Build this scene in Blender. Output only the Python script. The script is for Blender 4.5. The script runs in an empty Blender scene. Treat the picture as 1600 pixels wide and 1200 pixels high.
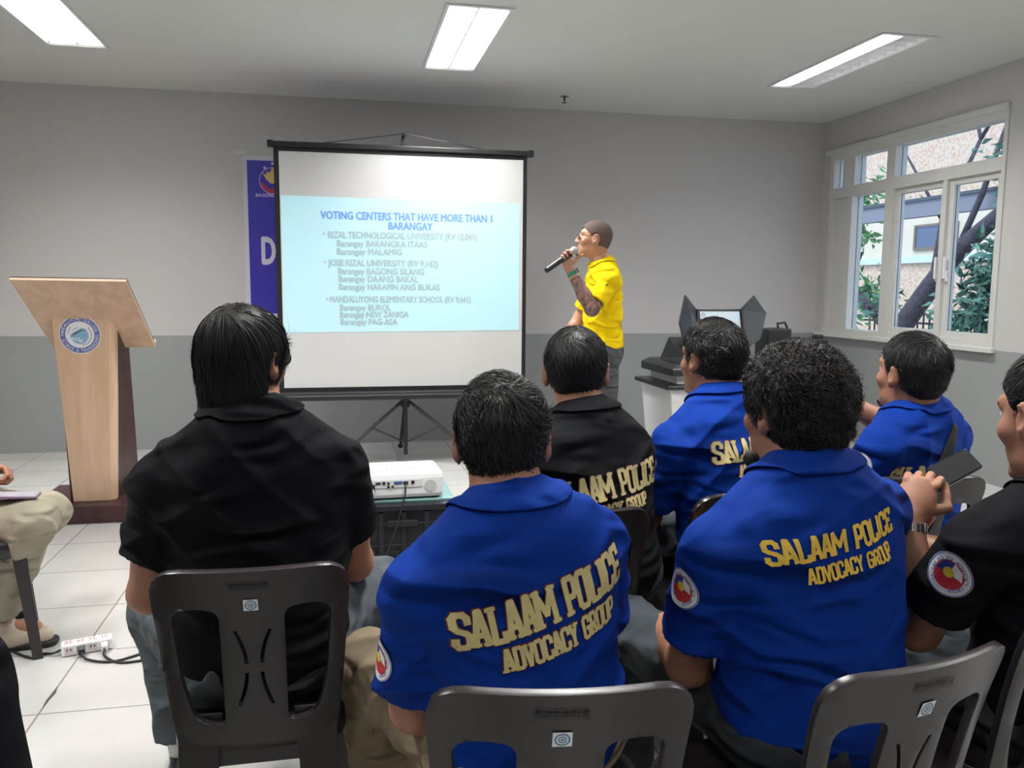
import bpy, bmesh, math, random
import numpy as np
from mathutils import Vector, Matrix
from mathutils.bvhtree import BVHTree
random.seed(7); rng = np.random.default_rng(7)
PI = math.pi
scene = bpy.context.scene
COL = scene.collection
scene.view_settings.view_transform = 'Standard'
scene.view_settings.look = 'None'
scene.view_settings.gamma = 1.0
scene.view_settings.use_curve_mapping = False
scene.view_settings.exposure = 0.0

V = lambda *a: np.array(a, float)
def unit(v):
    v = np.asarray(v, float); return v/max(1e-9, np.linalg.norm(v))
def lerp(a, b, t): return np.asarray(a, float)*(1-t)+np.asarray(b, float)*t

# ---------------------------------------------------------------- materials
MATS = {}; UP = np.array([0., 0., 1.])
def srgb(r, g, b):
    f = lambda c: ((c/255+0.055)/1.055)**2.4 if c/255 > 0.04045 else c/255/12.92
    return (f(r), f(g), f(b), 1)
def mat(name, col, rough=0.5, metal=0.0, noise=None, bump=None, emit=None, spec=0.5, trans=0.0, sheen=0.0, sss=0.0, coat=0.0, stretch=(1,1,1), wrinkle=None):
    """noise=(scale, amount) varies the base colour; bump=(scale, strength, dist)"""
    if name in MATS: return MATS[name]
    m = bpy.data.materials.new(name); m.use_nodes = True
    nt = m.node_tree; b = nt.nodes['Principled BSDF']
    b.inputs['Base Color'].default_value = col
    b.inputs['Roughness'].default_value = rough
    b.inputs['Metallic'].default_value = metal
    b.inputs['Specular IOR Level'].default_value = spec
    b.inputs['Transmission Weight'].default_value = trans
    b.inputs['Sheen Weight'].default_value = sheen
    b.inputs['Coat Weight'].default_value = coat
    if sss:
        b.inputs['Subsurface Weight'].default_value = sss
        b.inputs['Subsurface Radius'].default_value = (0.012, 0.005, 0.003)
        b.inputs['Subsurface Scale'].default_value = 1.0
    tc = nt.nodes.new('ShaderNodeTexCoord')
    mp = nt.nodes.new('ShaderNodeMapping'); mp.inputs['Scale'].default_value = stretch
    nt.links.new(tc.outputs['Object'], mp.inputs['Vector'])
    if noise:
        n = nt.nodes.new('ShaderNodeTexNoise'); n.inputs['Scale'].default_value = noise[0]; n.inputs['Detail'].default_value = 5
        nt.links.new(mp.outputs[0], n.inputs['Vector'])
        mr = nt.nodes.new('ShaderNodeMapRange'); mr.inputs[1].default_value = .3; mr.inputs[2].default_value = .7
        mr.inputs[3].default_value = 1-noise[1]; mr.inputs[4].default_value = 1+noise[1]
        nt.links.new(n.outputs[0], mr.inputs[0])
        hs = nt.nodes.new('ShaderNodeHueSaturation'); hs.inputs['Color'].default_value = col
        nt.links.new(mr.outputs[0], hs.inputs['Value']); nt.links.new(hs.outputs[0], b.inputs['Base Color'])
    if bump:
        n2 = nt.nodes.new('ShaderNodeTexNoise'); n2.inputs['Scale'].default_value = bump[0]; n2.inputs['Detail'].default_value = 3
        nt.links.new(mp.outputs[0], n2.inputs['Vector'])
        bp = nt.nodes.new('ShaderNodeBump'); bp.inputs['Strength'].default_value = bump[1]; bp.inputs['Distance'].default_value = bump[2]
        nt.links.new(n2.outputs[0], bp.inputs['Height']); nt.links.new(bp.outputs[0], b.inputs['Normal'])
    if wrinkle:
        w_ = nt.nodes.new('ShaderNodeTexNoise'); w_.noise_type = 'RIDGED_MULTIFRACTAL'; w_.normalize = True; w_.inputs['Scale'].default_value = wrinkle[0]; w_.inputs['Detail'].default_value = 1.5; w_.inputs['Distortion'].default_value = .8
        m2 = nt.nodes.new('ShaderNodeMapping'); m2.inputs['Rotation'].default_value = (.35, .5, 0); m2.inputs['Scale'].default_value = (1, 1, 2.6)
        nt.links.new(tc.outputs['Object'], m2.inputs['Vector']); nt.links.new(m2.outputs[0], w_.inputs['Vector'])
        b2 = nt.nodes.new('ShaderNodeBump'); b2.inputs['Strength'].default_value = wrinkle[1]; b2.inputs['Distance'].default_value = wrinkle[2]
        nt.links.new(w_.outputs[0], b2.inputs['Height'])
        if bump: nt.links.new(b2.outputs[0], bp.inputs['Normal'])
        else: nt.links.new(b2.outputs[0], b.inputs['Normal'])
    if emit:
        b.inputs['Emission Color'].default_value = emit[0]; b.inputs['Emission Strength'].default_value = emit[1]
    MATS[name] = m; return m

# ---------------------------------------------------------------- object helpers
def tag(o, label=None, cat=None, group=None, kind=None):
    if label: o['label'] = label
    if cat: o['category'] = cat
    if group: o['group'] = group
    if kind: o['kind'] = kind
    return o
def wloc(o):
    v = np.array(o.location, float)
    return v if o.parent is None else v + wloc(o.parent)
def link(name, me, m=None, parent=None, loc=None):
    """me holds WORLD coordinates; the object's origin goes to loc (or its parent's origin)"""
    o = bpy.data.objects.new(name, me); COL.objects.link(o)
    if parent is not None:
        base = wloc(parent); o.parent = parent
    else:
        base = np.array(loc if loc is not None else (0, 0, 0), float); o.location = base
    if np.abs(base).sum() > 0: me.transform(Matrix.Translation(-Vector(base)))
    if m: me.materials.append(m)
    return o
def np_mesh(name, verts, faces, smooth=True):
    me = bpy.data.meshes.new(name)
    verts = np.asarray(verts, np.float32)
    if isinstance(faces, np.ndarray):
        nf, k = faces.shape
        me.vertices.add(len(verts)); me.vertices.foreach_set('co', verts.ravel())
        me.loops.add(nf*k); me.loops.foreach_set('vertex_index', faces.astype(np.int32).ravel())
        me.polygons.add(nf); me.polygons.foreach_set('loop_start', np.arange(0, nf*k, k, dtype=np.int32))
        me.polygons.foreach_set('loop_total', np.full(nf, k, np.int32))
        me.update(calc_edges=True)
    else:
        me.from_pydata([tuple(map(float, v)) for v in verts], [], [tuple(f) for f in faces])
    if smooth: me.polygons.foreach_set('use_smooth', [True]*len(me.polygons))
    me.update(); return me
def empty(name, loc, label=None, cat=None, group=None):
    o = bpy.data.objects.new(name, None); COL.objects.link(o); o.location = loc; o.empty_display_size = .05
    return tag(o, label, cat, group)

class MB:
    """collects solid shapes in world coordinates, builds ONE mesh object"""
    def __init__(s): s.v = []; s.f = []
    def add(s, v, f):
        n = len(s.v); s.v += [tuple(map(float, p)) for p in v]; s.f += [tuple(i+n for i in q) for q in f]; return s
    def box(s, c, size, ax=None):
        c = np.array(c, float); h = np.array(size, float)/2
        R = np.eye(3) if ax is None else np.array(ax, float)   # rows: local axes
        P = [c + R[0]*h[0]*i + R[1]*h[1]*j + R[2]*h[2]*k for k in (-1, 1) for j in (-1, 1) for i in (-1, 1)]
        return s.add(P, [(0,2,3,1),(4,5,7,6),(0,1,5,4),(2,6,7,3),(0,4,6,2),(1,3,7,5)])
    def bb(s, lo, hi): lo = np.array(lo, float); hi = np.array(hi, float); return s.box((lo+hi)/2, hi-lo)
    def tube(s, path, r, n=10, flat=1.0, closed=False):
        path = [np.array(p, float) for p in path]; N = len(path)
        rs = r if hasattr(r, '__len__') else [r]*N
        T = [unit(path[(i+1) % N if closed else min(i+1, N-1)]-path[(i-1) % N if closed else max(i-1, 0)]) for i in range(N)]
        a = unit(np.cross(T[0], (0, 0, 1) if abs(T[0][2]) < .9 else (1, 0, 0)))
        P = []
        for i in range(N):
            a = unit(a - T[i]*a.dot(T[i])); b = np.cross(T[i], a)
            for k in range(n):
                t = 2*PI*k/n; P.append(path[i] + rs[i]*(math.cos(t)*a + math.sin(t)*flat*b))
        F = []
        for i in range(N if closed else N-1):
            j = (i+1) % N
            for k in range(n): F.append((i*n+k, i*n+(k+1) % n, j*n+(k+1) % n, j*n+k))
        if not closed: F += [tuple(range(n-1, -1, -1)), tuple((N-1)*n+k for k in range(n))]
        return s.add(P, F)
    def cyl(s, a, b, r0, r1=None, n=20): return s.tube([a, b], [r0, r0 if r1 is None else r1], n)
    def prism(s, poly, o, u, w, d):
        """poly in (u,w) plane at o, extruded by vector d"""
        o = np.array(o, float); u = np.array(u, float); w = np.array(w, float); d = np.array(d, float); n = len(poly)
        P = [o+u*a+w*b for a, b in poly] + [o+u*a+w*b+d for a, b in poly]
        F = [tuple(range(n-1, -1, -1)), tuple(range(n, 2*n))] + [(i, (i+1) % n, n+(i+1) % n, n+i) for i in range(n)]
        return s.add(P, F)
    def loft(s, secs, cap=True):
        n = len(secs[0]); P = [p for q in secs for p in q]; F = []
        for i in range(len(secs)-1):
            for k in range(n): F.append((i*n+k, i*n+(k+1) % n, (i+1)*n+(k+1) % n, (i+1)*n+k))
        if cap: F += [tuple(range(n-1, -1, -1)), tuple((len(secs)-1)*n+k for k in range(n))]
        return s.add(P, F)
    def ball(s, c, r, n=16, ax=None):
        c = np.array(c, float); r = np.array(r if hasattr(r, '__len__') else (r,)*3, float); R = np.eye(3) if ax is None else np.array(ax)
        secs = []
        for i in range(1, n//2):
            ph = PI*i/(n//2)
            secs.append([c + (R.T @ (r*np.array([math.sin(ph)*math.cos(2*PI*k/n), math.sin(ph)*math.sin(2*PI*k/n), -math.cos(ph)]))) for k in range(n)])
        return s.loft(secs)
    def build(s, name, m, parent=None, loc=None, bevel=0, smooth=False, seg=2):
        me = np_mesh(name, s.v, s.f, smooth)
        bm = bmesh.new(); bm.from_mesh(me); bmesh.ops.recalc_face_normals(bm, faces=bm.faces); bm.to_mesh(me); bm.free()
        o = link(name, me, m, parent, loc)
        if bevel:
            md = o.modifiers.new('bevel', 'BEVEL'); md.width = bevel; md.segments = seg; md.limit_method = 'ANGLE'; md.angle_limit = .6
            md.harden_normals = False
        if smooth == 'auto' or (bevel and not smooth):
            for p in me.polygons: p.use_smooth = False
        return o

# ---------------------------------------------------------------- flat writing
def text_geo(s, size=1.0, bold=0.0, align='LEFT', spacing=1.0):
    cu = bpy.data.curves.new('txt', 'FONT'); cu.body = s; cu.size = size; cu.offset = 0; cu.align_x = align; cu.space_character = spacing
    cu.resolution_u = 3
    o = bpy.data.objects.new('txt', cu); COL.objects.link(o)
    bpy.context.view_layer.update()
    me = bpy.data.meshes.new_from_object(o.evaluated_get(bpy.context.evaluated_depsgraph_get()))
    v = np.array([tuple(q.co) for q in me.vertices]).reshape(-1, 3)[:, :2]; f = [tuple(p.vertices) for p in me.polygons]
    bpy.data.objects.remove(o); bpy.data.meshes.remove(me); bpy.data.curves.remove(cu)
    if bold:
        b = bold*size; n = len(v); vs = []; fs = []
        for i, (dx, dy) in enumerate(((-b, 0), (b, 0), (0, b*.6), (0, -b*.6), (0, 0))): vs.append(np.c_[v+np.array([dx, dy]), np.full(n, i*.00012)]); fs += [tuple(k+n*i for k in q) for q in f]
        v = np.concatenate(vs); f = fs
    return v, f
_GW = {'I': .16, 'M': .74, ' ': .30}
def _glyph(c):
    w = _GW.get(c, .46); k = .11
    O = [(k,0),(w-k,0),(w,k),(w,1-k),(w-k,1),(k,1),(0,1-k),(0,k),(k,0)]
    G = {'S': [[(w,.74),(w,1-k),(w-k,1),(k,1),(0,1-k),(0,.64),(k,.55),(w-k,.45),(w,.36),(w,k),(w-k,0),(k,0),(0,k),(0,.26)]],
     'A': [[(0,0),(w*.42,1),(w*.58,1),(w,0)],[(w*.14,.3),(w*.86,.3)]],
     'L': [[(.06,1),(.06,0),(w,0),(w,.22)]], 'M': [[(0,0),(0,1),(w/2,.3),(w,1),(w,0)]],
     'P': [[(.04,0),(.04,1),(w-k,1),(w,1-k),(w,.56),(w-k,.45),(.04,.45)]],
     'O': [O], 'I': [[(w/2,0),(w/2,1)]], 'C': [[(w,.7),(w,1-k),(w-k,1),(k,1),(0,1-k),(0,k),(k,0),(w-k,0),(w,k),(w,.3)]],
     'E': [[(w,.8),(w,1),(.05,1),(.05,0),(w,0),(w,.2)],[(.05,.52),(w*.75,.52)]],
     'D': [[(.04,0),(.04,1),(w-k,1),(w,1-k),(w,k),(w-k,0),(.04,0)]], 'V': [[(0,1),(w/2,0),(w,1)]],
     'Y': [[(0,1),(w/2,.45),(w,1)],[(w/2,.45),(w/2,0)]],
     'G': [[(w,.74),(w,1-k),(w-k,1),(k,1),(0,1-k),(0,k),(k,0),(w-k,0),(w,k),(w,.45),(w*.55,.45)]],
     'R': [[(.04,0),(.04,1),(w-k,1),(w,1-k),(w,.6),(w-k,.48),(.04,.48)],[(w*.5,.48),(w,0)]],
     'U': [[(0,1),(0,k),(k,0),(w-k,0),(w,k),(w,1)]]}
    S = {'A': [(0,0),(w,0)], 'L': [(.06,1)], 'M': [(0,0),(w,0),(0,1),(w,1)], 'P': [(.04,0)], 'I': [(w/2,0),(w/2,1)], 'V': [(0,1),(w,1)],
         'Y': [(0,1),(w,1),(w/2,0)], 'R': [(.04,0),(w,0)], 'U': [(0,1),(w,1)], 'D': [], 'E': []}
    return w, G.get(c, []), S.get(c, [])
def block_text(s, W, Hh, t, serif=True, grow=0.0, gap=.17):
    """block letters as quads, filling W x Hh centred on the origin"""
    adv = [(c, _glyph(c)) for c in s]; tot = sum(g[0]+gap for _, g in adv)-gap; sx = (W-t)/tot; sy = Hh-t
    v = []; f = []
    def quad(p): n = len(v); v.extend([(q[0], q[1], (n//4 % 9)*.00005) for q in p]); f.append((n, n+1, n+2, n+3))
    def seg(a, b, e):
        a = np.array(a); b = np.array(b); d = unit(b-a); n = np.array([-d[1], d[0]]); h = t/2+grow
        quad([a-d*(e+grow)-n*h, b+d*(e+grow)-n*h, b+d*(e+grow)+n*h, a-d*(e+grow)+n*h])
    x = -(W-t)/2
    for c, (w, st, se) in adv:
        T = lambda p: ((x+p[0]*sx), (p[1]-.5)*sy)
        for pl in st:
            for a, b in zip(pl[:-1], pl[1:]): seg(T(a), T(b), t*.28)
            for e_ in (pl[0], pl[-1]):
                a = T(e_); j = 1 if e_ == pl[0] else -2; b = T(pl[j]); d = unit(np.array(a)-np.array(b)); seg(a, np.array(a)+d*t*.2, 0)
        if serif:
            for p in se:
                a = T(p); l = min(.105*sx, t*1.0)+t*.18; yy = a[1]+(t*.1 if p[1] < .5 else -t*.1)
                h = t*.3+grow; quad([(a[0]-l-grow-t*.2, yy-h), (a[0]+l+grow+t*.2, yy-h), (a[0]+l+grow+t*.2, yy+h), (a[0]-l-grow-t*.2, yy+h)])
        x += (w+gap)*sx
    return np.array(v), f
def disc_geo(r, n=40, r0=0, c=(0, 0), sy=1.0):
    a = np.arange(n)*2*PI/n
    if r0: v = np.concatenate([np.c_[np.cos(a)*r+c[0], np.sin(a)*r*sy+c[1]], np.c_[np.cos(a)*r0+c[0], np.sin(a)*r0*sy+c[1]]]); f = [(i, (i+1) % n, n+(i+1) % n, n+i) for i in range(n)]
    else: v = np.c_[np.cos(a)*r+c[0], np.sin(a)*r*sy+c[1]]; f = [tuple(range(n))]
    return v, f
def arc_text(s, r, size, a0, a1, bold=0.0, inward=False):
    """letters along a circle from angle a0 to a1 (radians)"""
    vs = []; fs = []
    for i, ch in enumerate(s):
        if ch == ' ': continue
        a = lerp(a0, a1, (i+.5)/len(s)); g, f = text_geo(ch, size, bold, 'CENTER')
        th = a-PI/2 + (PI if inward else 0); c, d = math.cos(th), math.sin(th); g = g - np.array([0, size*.35])
        g = np.c_[g[:, 0]*c-g[:, 1]*d + r*math.cos(a), g[:, 0]*d+g[:, 1]*c + r*math.sin(a)]
        n = sum(len(q) for q in vs); vs.append(g); fs += [tuple(k+n for k in q) for q in f]
    return np.concatenate(vs), fs
def merge_geo(*gs):
    v = []; f = []
    for g, h in gs:
        n = sum(len(q) for q in v); v.append(np.asarray(g)); f += [tuple(k+n for k in q) for q in h]
    return np.concatenate(v), f
def flat_mark(name, geo, m, parent, o, u, w, off=0.0, thick=.0006):
    """flat writing laid on a flat face; o origin, u/w axes"""
    v, f = geo; o = np.array(o, float); u = np.array(u, float); w = np.array(w, float); n = unit(np.cross(u, w))
    P = o + v[:, :1]*u + v[:, 1:2]*w + n*off
    if v.shape[1] > 2: P = P + v[:, 2:3]*n
    me = np_mesh(name, P, f, False)
    ob = link(name, me, m, parent)
    return ob
def decal(name, geo, m, parent, bvh, o, u, w, off, step=.018, mirror=False):
    """writing that follows a curved surface: cut into small cells then dropped along -n"""
    v, f = geo; o = np.array(o, float); u = unit(u); w = unit(w - u*np.dot(u, w)); n = np.cross(u, w)
    bm = bmesh.new(); vs = [bm.verts.new((q[0], q[1], q[2] if len(q) > 2 else 0)) for q in v]
    for q in f:
        try: bm.faces.new([vs[k] for k in q])
        except ValueError: pass
    lo = v.min(0); hi = v.max(0)
    for ax in (0, 1):
        k = lo[ax]+step
        while k < hi[ax]:
            co = [0, 0, 0]; co[ax] = k; no = [0, 0, 0]; no[ax] = 1
            bmesh.ops.bisect_plane(bm, geom=bm.verts[:]+bm.edges[:]+bm.faces[:], plane_co=co, plane_no=no, dist=1e-6); k += step
    bad = []
    for q in bm.verts[:]:
        p = o + u*q.co.x + w*q.co.y + n*.25
        hit, nor, _, d = bvh.ray_cast(Vector(p), Vector(-n), .6)
        if hit is None: bad.append(q)
        else: q.co = hit + Vector(n)*(off+q.co.z)
    if bad: bmesh.ops.delete(bm, geom=bad, context='VERTS')
    me = bpy.data.meshes.new(name); bm.to_mesh(me); bm.free()
    for p in me.polygons: p.use_smooth = True
    return link(name, me, m, parent)

# ---------------------------------------------------------------- implicit surfaces
class RC:   # round cone
    def __init__(s, a, b, ra, rb, k=.02, cut=False, side=None, ratio=1.0):
        s.a = V(*a); s.b = V(*b); s.ra = ra; s.rb = rb; s.k = k; s.cut = cut; s.side = side; s.ratio = ratio
    def bbox(s, g): r = max(s.ra, s.rb)+g; return np.minimum(s.a, s.b)-r, np.maximum(s.a, s.b)+r
    def ev(s, x, y, z, g):
        ba = s.b-s.a; L = ba.dot(ba)
        px, py, pz = x-s.a[0], y-s.a[1], z-s.a[2]
        t0 = (px*ba[0]+py*ba[1]+pz*ba[2])/L; t = np.clip(t0, 0, 1)
        qx, qy, qz = px-t*ba[0], py-t*ba[1], pz-t*ba[2]
        d2 = qx*qx+qy*qy+qz*qz; r = s.ra+(s.rb-s.ra)*t+g
        if s.side is not None:
            c = qx*s.side[0]+qy*s.side[1]+qz*s.side[2]      # squash along 'side' (the depth axis)
            rr = (s.ratio*r + g*(1-s.ratio))/r if g else s.ratio
            d = np.sqrt(np.maximum(0, d2 + c*c*(1/(rr*rr)-1)))-r; d = d*.85
        else: d = np.sqrt(d2)-r
        if s.cut: d = np.maximum(d, (t0-1)*math.sqrt(L))
        return d
class EL:   # ellipsoid, R rows = local axes
    def __init__(s, c, r, R=None, k=.02): s.c = V(*c); s.r = V(*r); s.R = np.eye(3) if R is None else np.array(R); s.k = k
    def bbox(s, g): m = s.r.max()+g; return s.c-m, s.c+m
    def ev(s, x, y, z, g):
        px, py, pz = x-s.c[0], y-s.c[1], z-s.c[2]; r = s.r+g; k0 = 0; k1 = 0
        for i in range(3):
            q = (px*s.R[i][0]+py*s.R[i][1]+pz*s.R[i][2])/r[i]; k0 = k0+q*q; k1 = k1+(q/r[i])**2
        k0 = np.sqrt(k0); return k0*(k0-1)/np.sqrt(np.maximum(k1, 1e-9))
def isosurf(prims, h, g=0.0, subs=(), disp=None, clip=None, pad=.02, damp=0.0):
    lo = np.min([p.bbox(g)[0] for p in prims], 0)-pad; hi = np.max([p.bbox(g)[1] for p in prims], 0)+pad
    n = np.ceil((hi-lo)/h).astype(int)+1
    F = np.full(n, .09, np.float32)
    ax = [(lo[i]+h*np.arange(n[i])).astype(np.float32) for i in range(3)]
    def win(b0, b1, mg):
        i0 = np.clip(np.floor((b0-mg-lo)/h).astype(int), 0, n-1); i1 = np.clip(np.ceil((b1+mg-lo)/h).astype(int)+1, 1, n)
        sl = tuple(slice(a, b) for a, b in zip(i0, i1))
        return sl, ax[0][sl[0]][:, None, None], ax[1][sl[1]][None, :, None], ax[2][sl[2]][None, None, :]
    for p in prims:
        sl, x, y, z = win(*p.bbox(g), p.k+.03)
        if 0 in F[sl].shape: continue
        d = p.ev(x, y, z, g); f = F[sl]; k = p.k
        hh = np.maximum(k-np.abs(f-d), 0)/k
        F[sl] = np.minimum(f, d)-hh*hh*k*.25
    if disp is not None:
        m = np.abs(F) < .035; ii = np.nonzero(m)
        F[ii] -= disp(ax[0][ii[0]], ax[1][ii[1]], ax[2][ii[2]])
    for p, gg, k in subs:
        sl, x, y, z = win(*p.bbox(gg), .02)
        if 0 in F[sl].shape: continue
        d = -p.ev(x, y, z, gg); f = F[sl]; hh = np.maximum(k-np.abs(f-d), 0)/k
        F[sl] = np.maximum(f, d)+hh*hh*k*.25
    if clip is not None:
        F = np.maximum(F, clip(ax[0][:, None, None], ax[1][None, :, None], ax[2][None, None, :])).astype(np.float32)
    # surface nets
    I = (F < 0)
    s = I.astype(np.uint8); c = s[:-1]+s[1:]; c = c[:, :-1]+c[:, 1:]; c = c[:, :, :-1]+c[:, :, 1:]
    act = (c > 0) & (c < 8); idx = np.argwhere(act); m = len(idx)
    if m == 0: return np.zeros((0, 3)), np.zeros((0, 4), int)
    lut = np.full(act.shape, -1, np.int32); lut[act] = np.arange(m)
    acc = np.zeros((m, 3)); cnt = np.zeros(m)
    cor = [(i, j, k) for i in (0, 1) for j in (0, 1) for k in (0, 1)]
    vals = {q: F[idx[:, 0]+q[0], idx[:, 1]+q[1], idx[:, 2]+q[2]] for q in cor}
    for q in cor:
        for a in range(3):
            if q[a] == 0:
                q2 = list(q); q2[a] = 1; q2 = tuple(q2); f0 = vals[q]; f1 = vals[q2]; cr = (f0 < 0) != (f1 < 0)
                t = np.where(cr, f0/np.where(cr, f0-f1, 1), 0)
                pt = np.tile(np.array(q, float), (m, 1)); pt[:, a] = t
                acc[cr] += pt[cr]; cnt[cr] += 1
    P = lo + h*(idx + acc/cnt[:, None])
    faces = []
    for a in range(3):
        b, c_ = (a+1) % 3, (a+2) % 3
        sl0 = [slice(None)]*3; sl1 = [slice(None)]*3; sl0[a] = slice(0, -1); sl1[a] = slice(1, None)
        ch = I[tuple(sl0)] != I[tuple(sl1)]
        e = np.argwhere(ch)
        ok = (e[:, b] > 0) & (e[:, c_] > 0) & (e[:, b] < act.shape[b]) & (e[:, c_] < act.shape[c_])
        e = e[ok]
        if len(e) == 0: continue
        ins = I[e[:, 0], e[:, 1], e[:, 2]]
        def cell(db, dc):
            q = e.copy(); q[:, b] -= db; q[:, c_] -= dc; return lut[q[:, 0], q[:, 1], q[:, 2]]
        q = np.stack([cell(1, 1), cell(0, 1), cell(0, 0), cell(1, 0)], 1)
        q[~ins] = q[~ins][:, ::-1]
        faces.append(q)
    Q = np.concatenate(faces); Q = Q[(Q >= 0).all(1)]
    if damp:   # one light smoothing pass
        for _ in range(int(damp)):
            s_ = np.zeros_like(P); n_ = np.zeros(len(P))
            for i in range(4):
                a_, b_ = Q[:, i], Q[:, (i+1) % 4]
                for k in range(3):
                    s_[:, k] += np.bincount(a_, P[b_, k], len(P)) + np.bincount(b_, P[a_, k], len(P))
                n_ += np.bincount(a_, minlength=len(P))+np.bincount(b_, minlength=len(P))
            P = P*.4 + .6*s_/np.maximum(n_, 1)[:, None]
    return P, Q
def vnormals(P, Q):
    n = np.cross(P[Q[:, 2]]-P[Q[:, 0]], P[Q[:, 3]]-P[Q[:, 1]]); N = np.zeros_like(P)
    for i in range(4):
        for k in range(3): N[:, k] += np.bincount(Q[:, i], n[:, k], len(P))
    return N/np.maximum(np.linalg.norm(N, axis=1), 1e-9)[:, None]
def folds(seed, amp=.003, f=18., dirv=(0, .3, 1.)):
    r = np.random.default_rng(seed); d = unit(dirv); e = unit(np.cross(d, (0.2, 1, 0))); g = np.cross(d, e)
    ph = r.uniform(0, 6, 6)
    def fn(x, y, z):
        a = x*d[0]+y*d[1]+z*d[2]; b = x*e[0]+y*e[1]+z*e[2]; c = x*g[0]+y*g[1]+z*g[2]
        w = a*f + 1.5*np.sin(b*f*.22+ph[0]) + 1.1*np.sin(c*f*.25+ph[1]+a*3)
        m = np.clip(.35+.65*np.sin(b*7+ph[2]+c*4)*np.sin(a*5+ph[3]+c*6+b*3), 0, 1)
        w2 = a*f*.55+b*f*.75+1.6*np.sin(c*f*.25+ph[4])
        m2 = np.clip(.3+.7*np.sin(b*9+ph[4])*np.sin(a*8+ph[0]+c*5), 0, 1)
        return amp*((1-np.abs(np.sin(w)))**2*2-.5)*m + amp*.8*((1-np.abs(np.sin(w2+ph[5])))**2*2-.5)*m2
    return fn
def setup_cam():
    cd = bpy.data.cameras.new('camera'); cam = bpy.data.objects.new('camera', cd); COL.objects.link(cam)
    cd.sensor_width = 36; cd.lens = 36*1300/1600; cd.clip_start = .05
    R = np.array([[0.9793597261922078, 0.016511876865045332, -0.20144945925744545], [-0.20199850474000458, 0.11521396196281744, -0.9725853931926147], [0.007150580083179307, 0.9932034539263465, 0.11617128867861456]])
    M = np.eye(4); M[:3, :3] = R; M[:3, 3] = (0, 0, 1.32)
    cam.matrix_world = Matrix(M.tolist()); scene.camera = cam
setup_cam()
# ---------------------------------------------------------------- people
SKIN = mat('skin', (.36, .17, .105, 1), .55, noise=(9, .12), bump=(140, .15, .002), sss=.12)
SKIN_L = mat('skin_light', (.46, .235, .15, 1), .5, noise=(9, .10), bump=(140, .15, .002), sss=.12)
SKIN_D = mat('skin_brown', (.29, .13, .08, 1), .55, noise=(9, .12), bump=(140, .15, .002), sss=.12)
HAIR = mat('black_hair', (.010, .009, .0095, 1), .52, spec=.32)
HAIRB = mat('dark_brown_black_hair', (.012, .0095, .010, 1), .55, spec=.3)
STUB = mat('cropped_hair', (.11, .078, .068, 1), .9)
BLUE = mat('royal_blue_pique_cotton', (.002, .032, .26, 1), .8, noise=(5, .06), bump=(900, .25, .0012), wrinkle=(5.0, 1.0, .05), spec=.12)
BLACKC = mat('black_cotton', (.0055, .0062, .0085, 1), .85, noise=(6, .12), bump=(800, .25, .0012), wrinkle=(5.0, 1.0, .05), spec=.15)
YELLOW = mat('yellow_pique_cotton', (.80, .56, .004, 1), .8, noise=(5, .05), bump=(900, .2, .001), wrinkle=(5.0, 1.0, .05), spec=.1)
GREYP = mat('slate_grey_twill', (.085, .10, .115, 1), .85, noise=(7, .15), bump=(600, .25, .001), wrinkle=(6, 1.0, .045), spec=.2)
GREYD = mat('dark_grey_denim', (.045, .055, .065, 1), .85, noise=(7, .25), bump=(600, .25, .001), wrinkle=(6, 1.0, .045), spec=.2)
GREYJ = mat('washed_grey_denim', (.075, .08, .085, 1), .85, noise=(14, .35), bump=(600, .25, .001), wrinkle=(6, 1.0, .045), spec=.2)
KHAKI = mat('khaki_cotton', (.24, .19, .125, 1), .85, noise=(7, .12), bump=(600, .25, .001), wrinkle=(6, 1.0, .045), spec=.2)
BEIGE = mat('pale_khaki_cotton', (.33, .30, .23, 1), .85, noise=(7, .12), bump=(600, .25, .001), wrinkle=(6, 1.0, .045), spec=.2)
WHITEC = mat('white_knit', (.72, .71, .70, 1), .9, bump=(300, .4, .002))
BLACKR = mat('black_rubber', (.012, .012, .014, 1), .55)
GOLD = mat('gold_print', (.66, .56, .26, 1), .55, noise=(30, .12))
GOLDY = mat('yellow_gold_print', (.80, .53, .07, 1), .55, noise=(60, .12))
EDGE = mat('dark_red_print_edge', (.10, .02, .03, 1), .7)
SCLERA = mat('eye_white', (.75, .72, .70, 1), .2)
IRIS = mat('eye_dark', (.02, .012, .008, 1), .1)
METAL = mat('dark_wire', (.05, .05, .055, 1), .3, metal=.8)
STEEL = mat('steel', (.62, .62, .64, 1), .25, metal=1.0)
BWHITE = mat('badge_white', (.80, .80, .80, 1), .7); BRED = mat('badge_red', (.55, .03, .04, 1), .7)
BBLUE = mat('badge_blue', (.03, .06, .30, 1), .7); BYEL = mat('badge_yellow', (.80, .60, .06, 1), .7)

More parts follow.
